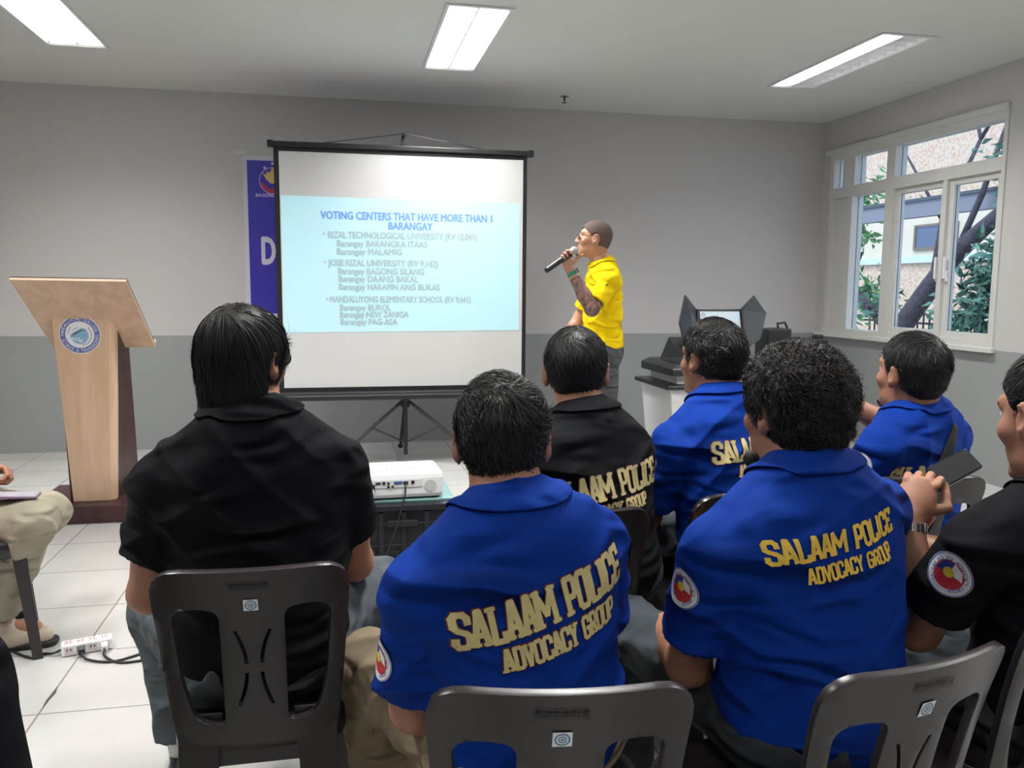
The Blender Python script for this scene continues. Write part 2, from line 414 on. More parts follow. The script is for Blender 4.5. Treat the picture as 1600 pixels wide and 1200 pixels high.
def hand_prims(W, d, pn, ts, curl=(.35, .5, .4), spread=.1, s=1.0, thumb=None):
    """W wrist, d towards the fingers, pn the side the palm faces, ts = +1/-1 thumb side"""
    W = np.array(W, float); d = unit(d); pn = unit(np.array(pn)-d*np.dot(pn, d)); sd = np.cross(d, pn)*ts   # sd points to the thumb
    out = [EL(W+d*.048*s, (.040*s, .050*s, .0155*s), [sd, d, pn], .012), RC(W-d*.01, W+d*.03*s, .024*s, .025*s, .02, side=pn, ratio=.7)]
    L = [.072, .082, .076, .060]; off = [.029, .010, -.010, -.028]
    for i in range(4):
        p = W + d*(.088-.004*abs(i-1))*s + sd*off[i]*s; a = curl[0]+.05*i; sp = off[i]/.03*spread
        for j, fr in enumerate((.45, .3, .25)):
            dd = unit(d*math.cos(a)+pn*math.sin(a)+sd*sp); q = p+dd*L[i]*fr*s
            out.append(RC(p, q, (.0092-.0008*j)*s, (.0086-.0009*j)*s, .003)); p = q; a += curl[min(j+1, 2)]
    p = W+d*.028*s+sd*.030*s+pn*.006*s
    for j, (l, r) in enumerate(((.040, .0125), (.032, .0105), (.024, .009))):
        dd = unit(thumb if thumb is not None and j > 0 else d*(.55+.2*j)+sd*(.75-.3*j)+pn*(.35+.25*j))
        q = p+dd*l*s; out.append(RC(p, q, r*s, r*.9*s, .006)); p = q
    return out

def head_prims(Hc, R, s=1.0):
    w = lambda a: Hc + s*(R.T @ np.array(a, float)); e = lambda c, r, k=.02, RR=None: EL(w(c), np.array(r)*s, R if RR is None else RR, k)
    r = lambda a, b, ra, rb, k=.015: RC(w(a), w(b), ra*s, rb*s, k)
    P = [e((0, -.012, .032), (.075, .096, .084), .01), e((0, -.045, -.012), (.062, .056, .060), .03), e((0, .028, -.030), (.060, .066, .083), .03),
         e((0, .034, -.074), (.053, .050, .034), .02), r((-.012, .078, -.098), (.012, .078, -.098), .016, .016),
         e((.043, .060, -.020), (.022, .022, .022)), e((-.043, .060, -.020), (.022, .022, .022)),
         r((0, .090, .020), (0, .110, -.024), .007, .0115, .01), e((.012, .100, -.028), (.009, .010, .008), .006), e((-.012, .100, -.028), (.009, .010, .008), .006),
         r((-.036, .076, .032), (.036, .076, .032), .013, .013, .02),
         r((-.019, .088, -.057), (.019, .088, -.057), .008, .008, .006), r((-.015, .086, -.070), (.015, .086, -.070), .009, .009, .006)]
    for q in (1, -1):
        a = .55*q; c, sn = math.cos(a), math.sin(a); Re = np.array([R[0]*c-R[1]*sn, R[1]*c+R[0]*sn, R[2]])
        P += [e((q*.085, -.014, .004), (.0085, .021, .032), .006, Re), e((q*.081, -.004, -.024), (.0085, .011, .013), .006, Re), e((q*.076, .0, -.002), (.012, .012, .02), .01, Re)]
    S = [(e((q*.031, .101, .012), (.016, .012, .0085)), 0, .01) for q in (1, -1)]
    S += [(e((q*.094, -.004, .005), (.007, .011, .018)), 0, .004) for q in (1, -1)]
    S += [(r((-.017, .099, -.0635), (.017, .099, -.0635), .002, .002), 0, .003)]
    return P, S

def make_hair(parent, Hc, R, s, st, seed):
    r_ = np.random.default_rng(seed)
    w = lambda a: Hc + s*(R.T @ np.array(a, float))
    th = st.get('th', .012); tt = st.get('top', th)
    P = [EL(w((0, -.014, .032)), np.array((.076+th, .097+th, .084+th))*s, R, .02), EL(w((0, -.012, .045)), np.array((.070+tt*.8, .090+tt*.8, .074+tt))*s, R, .03),
         EL(w((0, -.045, -.012)), np.array((.062+th*.9, .057+th, .062+th))*s, R, .03)]
    for c, rr in st.get('extra', []): P.append(EL(w(c), np.array(rr)*s, R, .03))
    ys, zs = st['line']; A = st.get('amp', .002); fq = st.get('freq', 90.); ph = r_.uniform(0, 6, 8)
    ear = st.get('ear', .03)
    def clip(x, y, z):
        px, py, pz = x-Hc[0], y-Hc[1], z-Hc[2]
        lx = (px*R[0][0]+py*R[0][1]+pz*R[0][2])/s; ly = (px*R[1][0]+py*R[1][1]+pz*R[1][2])/s; lz = (px*R[2][0]+py*R[2][1]+pz*R[2][2])/s
        zl = np.interp(ly, ys, zs)+.004*np.sin(lx*130+ph[0])+.003*np.sin(lx*260+ly*200)
        d = zl-lz
        if ear: 
            e = ear-np.sqrt((ly+.006)**2+((lz-.0)*.8)**2); e = np.where(np.abs(lx) > .045, e, -1.); d = np.maximum(d, e)
        return d
    def disp(x, y, z):
        a = fq
        n = np.sin(x*a+ph[1]+1.5*np.sin(z*a*.6+ph[2]))*np.sin(y*a*1.1+ph[3]+1.5*np.sin(x*a*.7))*np.sin(z*a*.9+ph[4]+1.2*np.sin(y*a*.8))
        n2 = np.sin(x*a*.35+ph[5])*np.sin(y*a*.4+ph[6])*np.sin(z*a*.37+ph[7])
        return A*(n+n2)
    vp, q = isosurf(P, .005, clip=clip, disp=disp)
    nrm = vnormals(vp, q)
    V0 = [vp]; F0 = [q]
    # strands
    N = st.get('n', 2500); S = st.get('seg', 5); L = st.get('len', .03)*s; L0 = st.get('len_low', st.get('len', .03)*.35)*s
    loc = (vp-Hc) @ R.T; ln = nrm @ R.T
    zl = np.interp(loc[:, 1], ys, zs)*s
    out = (ln*loc).sum(1) > 0
    cand = np.nonzero(out & (loc[:, 2] > zl+.002))[0]
    if N and len(cand):
        pk = r_.choice(cand, N); p = loc[pk]+r_.normal(0, .002, (N, 3)); n = ln[pk]; p = p-n*.002
        crown = np.array(st.get('crown', (.012, -.065, .10)))*s
        t = p-crown; sw = st.get('swirl', .5); t = t+sw*np.cross(np.array([0, -.4, .9]), t)
        d = t-n*(t*n).sum(1)[:, None]; d /= np.maximum(np.linalg.norm(d, axis=1), 1e-6)[:, None]
        comb = np.array(st.get('comb', (0, 0, -1.)))
        f1 = st.get('clumpf', 70.)/s
        nz = np.stack([np.sin(p[:, 1]*f1+ph[0])+np.sin(p[:, 2]*f1*1.3+ph[1]), np.sin(p[:, 0]*f1+ph[2])+np.sin(p[:, 2]*f1*.9+ph[3]), np.sin(p[:, 0]*f1*1.2+ph[4])+np.sin(p[:, 1]*f1*.8+ph[5])], 1)
        d = d + comb*st.get('combk', .4)+nz*st.get('mess', .25)+r_.normal(0, st.get('rand', .12), (N, 3))
        d = d-n*(d*n).sum(1)[:, None]*.8; d /= np.linalg.norm(d, axis=1)[:, None]
        h01 = np.clip((p[:, 2]-zl[pk])/(.09*s), 0, 1); ll = (L0+(L-L0)*h01)*r_.uniform(.7, 1.2, N); lift = st.get('lift', .2)*(.3+h01)
        c0 = np.array((0, -.014, .02))*s; rr = (np.array((.076, .097, .09))+th)*s
        pts = [p.copy()]; cf = r_.uniform(0, 6.28, N)*.35+nz[:, 0]*1.4; ca = st.get('curl', 0)*s; om = st.get('curlw', 5.)
        cur = p.copy()
        for i in range(S):
            cur = cur+d*(ll/S)[:, None]
            cw = cur @ R + Hc; best = np.full(N, 9.); g = np.zeros((N, 3))
            for pe in P:
                de = pe.ev(cw[:, 0], cw[:, 1], cw[:, 2], 0); ge = (cw-pe.c) @ R.T/(pe.r**2); ge /= np.maximum(np.linalg.norm(ge, axis=1), 1e-9)[:, None]
                sel = de < best; best = np.where(sel, de, best); g[sel] = ge[sel]
            cur = cur+g*np.maximum(.0015*s+A*.5-best, 0)[:, None]*.9
            d = d-g*((d*g).sum(1)*.55)[:, None]+g*(lift*.25)[:, None]+np.array([0, 0, -1.])*st.get('grav', .12)
            d /= np.linalg.norm(d, axis=1)[:, None]
            q_ = cur.copy()
            if ca:
                sd = np.cross(d, g); a_ = cf+om*(i+1)/S
                q_ = cur+ca*(np.cos(a_)[:, None]*sd+(1+np.sin(a_))[:, None]*g*.9)
            pts.append(q_)
        pts = np.stack(pts, 1)   # N,S+1,3
        T = np.gradient(pts, axis=1); G = (pts-c0)/rr**2
        G /= np.linalg.norm(G, axis=2)[..., None]; roll = r_.uniform(-.8, .8, N)[:, None, None]
        sd = np.cross(T, G); sd /= np.maximum(np.linalg.norm(sd, axis=2), 1e-9)[..., None]; sd = sd+G*roll
        wd = st.get('w', .0011)*s*np.linspace(1, .25, S+1)[None, :, None]*r_.uniform(.6, 1.3, N)[:, None, None]
        A_ = pts-sd*wd; B_ = pts+sd*wd
        VV = np.stack([A_, B_], 2).reshape(-1, 3) @ R + Hc
        base = (np.arange(N)*(S+1)*2)[:, None]+np.arange(S)[None, :]*2; base = base.ravel()
        FF = np.stack([base, base+1, base+3, base+2], 1)
        V0.append(VV); F0.append(FF+len(vp))
    me = np_mesh('hair', np.concatenate(V0), np.concatenate(F0))
    return link('hair', me, st.get('mat', HAIR), parent)

def Rframe(f, up=(0, 0, 1), roll=0.0):
    f = unit(f); r = unit(np.cross(f, up)); u = np.cross(r, f)
    if roll: c, s = math.cos(roll), math.sin(roll); r, u = r*c+u*s, u*c-r*s
    return np.array([r, f, u])
def hdg(deg, pitch=0):   # heading: 0 looks at the front wall (+Y), positive turns left
    a = math.radians(deg); b = math.radians(pitch); return V(-math.sin(a)*math.cos(b), math.cos(a)*math.cos(b), math.sin(b))

def make_person(J, label, shirt, pants, hair, skin=SKIN, hf=(0, 1, 0), hroll=0, bw=1.0, belly=0.0, sleeve=.62, seed=1, hs=1.0, collar=None, shoes=None,
                hands=None, group=None, seated=True, tail=.10, sleeveR=.068, socks=False, h=.0048, pantsR=1.0, no_eyes=False, collar_tilt=.0):
    J = {k: V(*v) for k, v in J.items()}
    P, N, Hc = J['P'], J['N'], J['Hc']; R_h = Rframe(hf, roll=hroll)
    SL, SR = J['SL'], J['SR']; u = unit(N-P); r = unit(SR-SL); r = unit(r-u*r.dot(u)); f = np.cross(u, r)
    mid = lambda t, dx=0, dy=0: lerp(P, N, t)+r*dx+f*dy
    # ---- body
    torso = [EL(P+u*.02, (.162*bw, .125*bw, .12), [r, f, u], .05),
             RC(mid(.12), mid(.5), .156*bw, .154*bw, .06, side=f, ratio=.74),
             RC(mid(.45, dy=-.005), mid(.80, dy=-.01), .158*bw, .140*bw, .06, side=f, ratio=.68),
             RC(lerp(N, SL, .2)-u*.055, SL-u*.008, .072, .052, .05), RC(lerp(N, SR, .2)-u*.055, SR-u*.008, .072, .052, .05),
             EL(mid(.72, dx=-.085*bw, dy=-.035), (.075, .06, .10), [r, f, u], .04), EL(mid(.72, dx=.085*bw, dy=-.035), (.075, .06, .10), [r, f, u], .04)]
    if belly: torso.append(EL(mid(.28, dy=.05), (.15*bw+belly*.3, .12+belly, .15), [r, f, u], .06))
    traps = [RC(N+(Hc-N)*.25-R_h[1]*.01, lerp(N, SL, .55)-u*.02, .050, .045, .05), RC(N+(Hc-N)*.25-R_h[1]*.01, lerp(N, SR, .55)-u*.02, .050, .045, .05)]
    hb = Hc+hs*(R_h.T @ V(0, -.022, -.055))
    neck = [RC(N-u*.03, hb, .060, .055, .02)]
    arms = []
    for s in 'LR':
        S_, E_, W_ = J['S'+s], J['E'+s], J['W'+s]
        arms += [RC(S_, E_, .051*min(bw, 1.08), .041, .02), RC(E_, lerp(E_, W_, .35), .042, .043, .02), RC(lerp(E_, W_, .35), W_, .043, .0265, .02)]
    legs = []
    for s, q in (('L', -1), ('R', 1)):
        Hp = P+r*q*.085; K, A = J['K'+s], J['A'+s]
        legs += [RC(Hp, K, .088*bw**.5, .060, .04), RC(K, lerp(K, A, .35), .056, .055, .03), RC(lerp(K, A, .35), A, .055, .038, .03)]
        td = unit(J.get('T'+s, hdg(0))*np.array([1, 1, 0])); legs += [RC(A-td*.03-V(0, 0, .035), A+td*.13-V(0, 0, .052), .034, .026, .03)]
    hp, hsb = head_prims(Hc, R_h, hs)
    handp = []
    for s, q in (('L', 1), ('R', -1)):
        hd = (hands or {}).get(s)
        d0 = unit(J['W'+s]-J['E'+s])
        if hd is None: hd = dict(d=d0+V(0, 0, -.25), pn=V(0, 0, -1), curl=(.3, .4, .3))
        hd = dict(hd); dd = unit(hd.pop('d')); pn = hd.pop('pn')
        pn = unit(np.array(pn)-dd*np.dot(pn, dd))
        ts = hd.pop('ts', None)
        if ts is None: ts = -1 if q == 1 else 1   # left hand, palm down, fingers forward: thumb towards +x
        handp += hand_prims(J['W'+s], dd, pn, ts, **hd)
    bp, bq = isosurf(torso+traps+neck+arms+legs+hp+handp, h, subs=hsb)
    base = V(P[0], P[1], 0) if seated else V(J['AL'][0]*.5+J['AR'][0]*.5, J['AL'][1]*.5+J['AR'][1]*.5, 0)
    body = link('person', np_mesh('person', bp, bq), skin, None, base)
    tag(body, label, 'person', group)
    # ---- eyes and brows
    if not no_eyes:
        for q in (-1, 1):
            wv = lambda a: Hc+hs*(R_h.T @ np.array(a, float))
            m = MB(); m.ball(wv((q*.031, .0775, .010)), .0118*hs, 14); e = m.build('eye', SCLERA, body, smooth=True)
            m = MB(); m.ball(wv((q*.031, .0848, .010)), .0062*hs, 10); m.build('iris', IRIS, e, smooth=True)
            m = MB(); m.tube([wv((q*.014, .092, .031)), wv((q*.032, .092, .037)), wv((q*.050, .078, .031))], [.003, .0035, .002], 6); m.build('eyebrow', HAIR, body, smooth=True)
    # ---- trousers
    fo = folds(seed+50, .0075, 34, (0, 1, .4))
    pp = [EL(P+u*.01, (.172*bw, .13*bw, .115), [r, f, u], .05)]
    for s, q in (('L', -1), ('R', 1)):
        Hp = P+r*q*.088; K, A = J['K'+s], J['A'+s]; E_ = lerp(K, A, .90)
        pp += [RC(Hp, K, .088*bw**.5, .066, .05), RC(K, E_, .062*pantsR, .060*pantsR, .035, cut=True)]
    zc = P[2]+.11
    v_, q_ = isosurf(pp, .007, g=.012, disp=fo, clip=lambda x, y, z: (x*u[0]+y*u[1]+z*u[2])-(u.dot(P)+.10), damp=1)
    tr = link('trousers', np_mesh('trousers', v_, q_), pants, body)
    # ---- shirt
    fs = folds(seed, .0060, 30, u*.8+r*.45*(1 if seed % 2 else -1))
    sh = [EL(P+u*.03, (.165*bw, .130*bw, .115), [r, f, u], .06)] + torso[1:]
    sh += [RC(N-u*.008-f*.006, lerp(N, SL, .7)-u*.004, .054, .046, .06), RC(N-u*.008-f*.006, lerp(N, SR, .7)-u*.004, .054, .046, .06)]
    for s in 'LR':
        S_, E_ = J['S'+s], J['E'+s]; sh.append(RC(S_, lerp(S_, E_, sleeve), .052*min(bw, 1.08), sleeveR-.015, .016, cut=True))
    sb = [(RC(lerp(J['S'+s], J['E'+s], sleeve-.16), lerp(J['S'+s], J['E'+s], sleeve+.3), .047, .050), 0.0, .002) for s in 'LR']
    v_, q_ = isosurf(sh, .0055, g=.013, disp=fs, subs=sb, damp=0, clip=lambda x, y, z: (u.dot(P)-tail)-(x*u[0]+y*u[1]+z*u[2]))
    so = link('polo_shirt' if collar is not False else 'tee_shirt', np_mesh('shirt', v_, q_), shirt, body)
    bvh = BVHTree.FromPolygons([tuple(p) for p in v_], [tuple(int(k) for k in p) for p in q_])
    # sleeve cuffs
    # ---- collar
    if collar is not False:
        ax = unit(lerp(u, unit(Hc-N), .5)-f*collar_tilt); rr = unit(r-ax*r.dot(ax)); ff = np.cross(ax, rr); C0 = N+u*.012+f*.004
        rows = [(.070, -.012), (.068, .018), (.066, .036), (.0695, .042), (.074, .037), (.080, .018), (.088, .0)]
        M = 44; vv = []; dr = []
        for i in range(M+1):
            ph = math.radians(14+(332)*i/M); cb = -math.cos(ph)   # 1 at the back
            for k, (rad, zz) in enumerate(rows):
                zz2 = zz + (.010*cb if k in (1, 2, 3, 4) else 0) - (.018*max(0, -cb) if k >= 5 else 0)
                vv.append(C0 + rr*math.sin(ph)*rad*1.02 + ff*math.cos(ph)*rad*.95 + ax*zz2)
        vv = [np.array(q) for q in vv]; K = len(rows)
        for i in range(M+1):
            for k in (5, 6):
                p = vv[i*K+k]; hit, no, _, dist = bvh.find_nearest(Vector(p), .12)
                if hit is not None:
                    no = np.array(no); hit = np.array(hit); sd_ = (p-hit).dot(no)
                    if sd_ < .006 or k == 6: vv[i*K+k] = hit+no*.0065
        qq = [(i*K+k, i*K+k+1, (i+1)*K+k+1, (i+1)*K+k) for i in range(M) for k in range(K-1)]
        co = link('collar', np_mesh('collar', vv, qq), collar or shirt, so)
        md = co.modifiers.new('thick', 'SOLIDIFY'); md.thickness = .003; md.offset = 0
        md = co.modifiers.new('sub', 'SUBSURF'); md.levels = md.render_levels = 1
    # ---- footwear
    for s in 'LR':
        A = J['A'+s]; td = unit(J.get('T'+s, hdg(0))*np.array([1, 1, 0])); g0 = V(A[0], A[1], 0)
        sp = [RC(g0-td*.045+V(0, 0, .045), g0+td*.06+V(0, 0, .042), .040, .040, .02), RC(g0+td*.06+V(0, 0, .040), g0+td*.155+V(0, 0, .036), .042, .034, .03),
              RC(g0-td*.03+V(0, 0, .05), g0+td*.03+V(0, 0, .085), .042, .040, .03)]
        v_, q_ = isosurf(sp, .006, clip=lambda x, y, z: .006-z+0*x+0*y)
        o = link('shoe', np_mesh('shoe', v_, q_), (shoes or BLACKR), body)
        so_ = [RC(g0-td*.048+V(0, 0, .012), g0+td*.165+V(0, 0, .012), .044, .042, .02)]
        v_, q_ = isosurf(so_, .006, clip=lambda x, y, z: np.maximum(.001-z, z-.024)+0*x+0*y)
        if len(v_): link('sole', np_mesh('sole', v_, q_), WHITEC if shoes is None else BLACKR, o)
        if socks:
            m = MB(); K = J['K'+s]; m.tube([lerp(K, A, .68), lerp(K, A, .85), A+V(0, 0, .0)], [.052, .050, .047], 20); m.build('sock', WHITEC, body, smooth=True)
    hr = make_hair(body, Hc, R_h, hs, hair, seed+9) if hair else None
    return dict(body=body, shirt=so, trousers=tr, bvh=bvh, R=R_h, Hc=Hc, u=u, r=r, f=f, J=J, hs=hs, hair=hr)

def back_text(pr, o, uu, ww, W1, H1, W2, H2, drop, shift=0.0, serif=True, m=None, t1=.0102, t2=.0068, edge=True):
    """the two lines of lettering printed across the back of a shirt; u runs the reading way"""
    m = m or GOLD; uu = unit(uu); ww = unit(ww-uu*np.dot(uu, ww))
    for s, W, Hh, t, q in (('SALAAM POLICE', W1, H1, t1, np.array(o)), ('ADVOCACY GROUP', W2, H2, t2, np.array(o)-ww*drop+uu*shift)):
        if edge: decal('lettering_edge', block_text(s, W, Hh, t, serif, .0018), EDGE, pr['shirt'], pr['bvh'], q, uu, ww, .0022)
        decal('lettering', block_text(s, W, Hh, t, serif), m, pr['shirt'], pr['bvh'], q, uu, ww, .0034)
def sleeve_badge(pr, o, n, up, rad=.040):
    n = unit(n); up = unit(np.array(up)-n*np.dot(up, n)); uu = np.cross(up, n)
    b = decal('badge', disc_geo(rad, 40), BWHITE, pr['shirt'], pr['bvh'], o, uu, up, .003, .012)
    D = lambda nm, g, m, off: decal(nm, g, m, pr['shirt'], pr['bvh'], o, uu, up, off, .012)
    D('badge_ring', disc_geo(rad*.985, 40, rad*.94), BBLUE, .0037)
    v, f = disc_geo(rad*.66, 40); D('badge_field', (v, f), BRED, .0037)
    v2 = v.copy(); v2[:, 0] = np.minimum(v2[:, 0], -.0); D('badge_panel', (np.array([[-rad*.62, -rad*.1], [0, rad*.1], [0, rad*.62], [-rad*.45, rad*.45]]), [(0, 1, 2, 3)]), BBLUE, .0041)
    D('badge_panel', (np.array([[0, rad*.1], [rad*.60, rad*.05], [rad*.45, rad*.45], [0, rad*.64]]), [(0, 1, 2, 3)]), BWHITE, .0041)
    D('badge_emblem', disc_geo(rad*.24, 24, c=(-rad*.05, rad*.1)), BYEL, .0045)
    D('badge_writing', arc_text('SALAAM POLICE ADVOCACY GROUP', rad*.73, rad*.24, PI*1.35, -PI*.35, .0), BBLUE, .0042)
    return b
# ---------------------------------------------------------------- the room
def wall_paint(name, top, low, zs):
    m = mat(name, top, .75, bump=(60, .08, .002), spec=.3); nt = m.node_tree; b = nt.nodes['Principled BSDF']
    g = nt.nodes.new('ShaderNodeNewGeometry'); s = nt.nodes.new('ShaderNodeSeparateXYZ'); nt.links.new(g.outputs['Position'], s.inputs[0])
    c = nt.nodes.new('ShaderNodeMath'); c.operation = 'GREATER_THAN'; c.inputs[1].default_value = zs; nt.links.new(s.outputs['Z'], c.inputs[0])
    n = nt.nodes.new('ShaderNodeTexNoise'); n.inputs['Scale'].default_value = 1.3; n.inputs['Detail'].default_value = 6
    mr = nt.nodes.new('ShaderNodeMapRange'); mr.inputs[3].default_value = .96; mr.inputs[4].default_value = 1.04; nt.links.new(n.outputs[0], mr.inputs[0])
    mx = nt.nodes.new('ShaderNodeMix'); mx.data_type = 'RGBA'; mx.inputs[6].default_value = low; mx.inputs[7].default_value = top
    nt.links.new(c.outputs[0], mx.inputs[0])
    hs = nt.nodes.new('ShaderNodeHueSaturation'); nt.links.new(mx.outputs[2], hs.inputs['Color']); nt.links.new(mr.outputs[0], hs.inputs['Value'])
    nt.links.new(hs.outputs[0], b.inputs['Base Color']); return m
WALL = wall_paint('two_tone_wall_paint', (.54, .525, .525, 1), (.30, .315, .315, 1), .915)
CEIL = mat('ceiling_paint', (.62, .63, .61, 1), .8, noise=(1.2, .02))
def tile_mat():
    m = mat('glossy_white_floor_tiles', (.7, .7, .68, 1), .16, spec=.5); nt = m.node_tree; b = nt.nodes['Principled BSDF']
    g = nt.nodes.new('ShaderNodeNewGeometry'); mp = nt.nodes.new('ShaderNodeMapping'); mp.inputs['Location'].default_value = (.93+.45*20, -2.672+.4555*20, 0)
    nt.links.new(g.outputs['Position'], mp.inputs['Vector'])
    br = nt.nodes.new('ShaderNodeTexBrick'); br.offset = 0; br.squash = 1; br.inputs['Scale'].default_value = 1
    br.inputs['Brick Width'].default_value = .45; br.inputs['Row Height'].default_value = .4555; br.inputs['Mortar Size'].default_value = .0032; br.inputs['Mortar Smooth'].default_value = .2
    br.inputs['Color1'].default_value = (.52, .51, .50, 1); br.inputs['Color2'].default_value = (.49, .485, .475, 1); br.inputs['Mortar'].default_value = (.24, .21, .18, 1)
    nt.links.new(mp.outputs[0], br.inputs['Vector'])
    n = nt.nodes.new('ShaderNodeTexNoise'); n.inputs['Scale'].default_value = 3; n.inputs['Detail'].default_value = 8
    nt.links.new(g.outputs['Position'], n.inputs['Vector'])
    mr = nt.nodes.new('ShaderNodeMapRange'); mr.inputs[1].default_value = .3; mr.inputs[2].default_value = .7; mr.inputs[3].default_value = .93; mr.inputs[4].default_value = 1.03; nt.links.new(n.outputs[0], mr.inputs[0])
    hs = nt.nodes.new('ShaderNodeHueSaturation'); nt.links.new(br.outputs[0], hs.inputs['Color']); nt.links.new(mr.outputs[0], hs.inputs['Value']); nt.links.new(hs.outputs[0], b.inputs['Base Color'])
    bp = nt.nodes.new('ShaderNodeBump'); bp.inputs['Strength'].default_value = .3; bp.inputs['Distance'].default_value = .001; bp.invert = True
    nt.links.new(br.outputs[1], bp.inputs['Height']); nt.links.new(bp.outputs[0], b.inputs['Normal'])
    r2 = nt.nodes.new('ShaderNodeMapRange'); r2.inputs[3].default_value = .14; r2.inputs[4].default_value = .30; nt.links.new(n.outputs[0], r2.inputs[0]); nt.links.new(r2.outputs[0], b.inputs['Roughness'])
    return m
FLOOR = tile_mat()
def struct(name, mb, m, parent=None, **k):
    o = mb.build(name, m, parent, **k); o['kind'] = 'structure'; return o
XW, YW, HC = 4.34, 7.035, 2.81
XL, YB = -4.6, -4.2
struct('floor', MB().bb((XL-.1, YB-.1, -.1), (XW+.1, YW+.1, 0)), FLOOR)
# ceiling with real openings for the recessed lamps
LAMPS = [(-1.585, 5.23), (.765, 5.26), (3.31, 5.19), (-1.585, 2.25), (.765, 2.25), (3.31, 2.25), (-1.585, -.75), (.765, -.75), (3.31, -.75)]
LW, LL = .165, .66
m = MB(); xs = [XL-.1] + sorted({round(v, 4) for x, _ in LAMPS for v in (x-LW, x+LW)}) + [XW+.1]
for i in range(len(xs)-1):
    cuts = sorted([(y-LL, y+LL) for x, y in LAMPS if abs((xs[i]+xs[i+1])/2-x) < .01]); y0 = YB-.1
    for a, b in cuts: m.bb((xs[i], y0, HC), (xs[i+1], a, HC+.12)); y0 = b
    m.bb((xs[i], y0, HC), (xs[i+1], YW+.1, HC+.12))
struct('ceiling', m, CEIL)
struct('wall_front', MB().bb((XL-.1, YW, 0), (XW+.2, YW+.15, HC)), WALL)
struct('wall_left', MB().bb((XL-.15, YB, 0), (XL, YW, HC)), WALL)
struct('wall_back', MB().bb((XL-.1, YB-.15, 0), (XW+.2, YB, HC)), WALL)
WY0, WY1, WZ0, WZ1 = 4.86, 6.89, .93, 2.505
m = MB(); m.bb((XW, YB, 0), (XW+.2, WY0, HC)); m.bb((XW, WY1, 0), (XW+.2, YW, HC)); m.bb((XW, WY0, 0), (XW+.2, WY1, WZ0)); m.bb((XW, WY0, WZ1), (XW+.2, WY1, HC))
struct('wall_right', m, WALL)
# window
FR = mat('white_painted_timber', (.62, .62, .60, 1), .45, spec=.4)
GLASS = mat('window_glass', (.9, .95, 1, 1), .0, trans=1.0); GLASS.node_tree.nodes['Principled BSDF'].inputs['IOR'].default_value = 1.02
HANDLE = mat('white_enamel', (.8, .8, .8, 1), .3)
win = MB(); x0, x1 = XW-.012, XW+.10
win.bb((x0, WY0, WZ0), (x1, WY1, .975)); win.bb((x0, WY0, 2.45), (x1, WY1, WZ1)); win.bb((x0, WY0, 2.115), (x1, WY1, 2.205))
x0, x1 = XW-.010, XW+.098; zb_, zt_ = WZ0+.001, WZ1-.001
win.bb((x0, WY0+.001, zb_), (x1, 4.895, zt_)); win.bb((x0, 6.84, zb_), (x1, WY1-.001, zt_))
win.bb((x0, 6.545, zb_), (x1, 6.60, 2.16)); win.bb((x0, 6.00, zb_), (x1, 6.10, zt_)); win.bb((x0, 5.395, zb_), (x1, 5.435, 2.16)); win.bb((x0, 6.53, 2.161), (x1, 6.70, zt_))
W1 = struct('window_1', win, FR)
def pane(y0, y1, z0, z1, casement=False, handle=None):
    if casement:
        m = MB(); t = .045; a, b = XW+.015, XW+.065
        m.bb((a, y0, z0), (b, y1, z0+t)); m.bb((a, y0, z1-t), (b, y1, z1)); m.bb((a+.001, y0+.001, z0+t-.002), (b-.001, y0+t, z1-t+.002)); m.bb((a+.001, y1-t, z0+t-.002), (b-.001, y1-.001, z1-t+.002))
        c = m.build('casement', FR, W1)
        MB().bb((XW+.035, y0+t, z0+t), (XW+.041, y1-t, z1-t)).build('pane', GLASS, c)
        if handle is not None:
            h = MB(); h.bb((a-.018, handle-.012, 1.38), (a, handle+.012, 1.46)); h.bb((a-.035, handle-.009, 1.40), (a-.016, handle+.009, 1.56)); h.build('handle', HANDLE, c, bevel=.003)
    else: MB().bb((XW+.05, y0, z0), (XW+.056, y1, z1)).build('pane', GLASS, W1)
pane(6.10, 6.545, .975, 2.115); pane(5.435, 6.00, .975, 2.115, True, 5.462); pane(4.895, 5.395, .975, 2.115, True, 5.37)
pane(4.895, 6.0, 2.205, 2.45); pane(6.10, 6.53, 2.205, 2.45); pane(6.70, 6.84, 2.205, 2.45)
MB().bb((XW+.02, 6.60, .975), (XW+.05, 6.84, 2.115)).build('fixed_panel', FR, W1, bevel=.003)
struct('trim_1', MB().bb((XW-.03, WY0-.0, WZ1), (XW, 6.96, WZ1+.045)), FR, bevel=.004)
struct('trim_2', MB().bb((XW-.04, WY0-.02, WZ0-.035), (XW, 7.0, WZ0)), FR, bevel=.004)

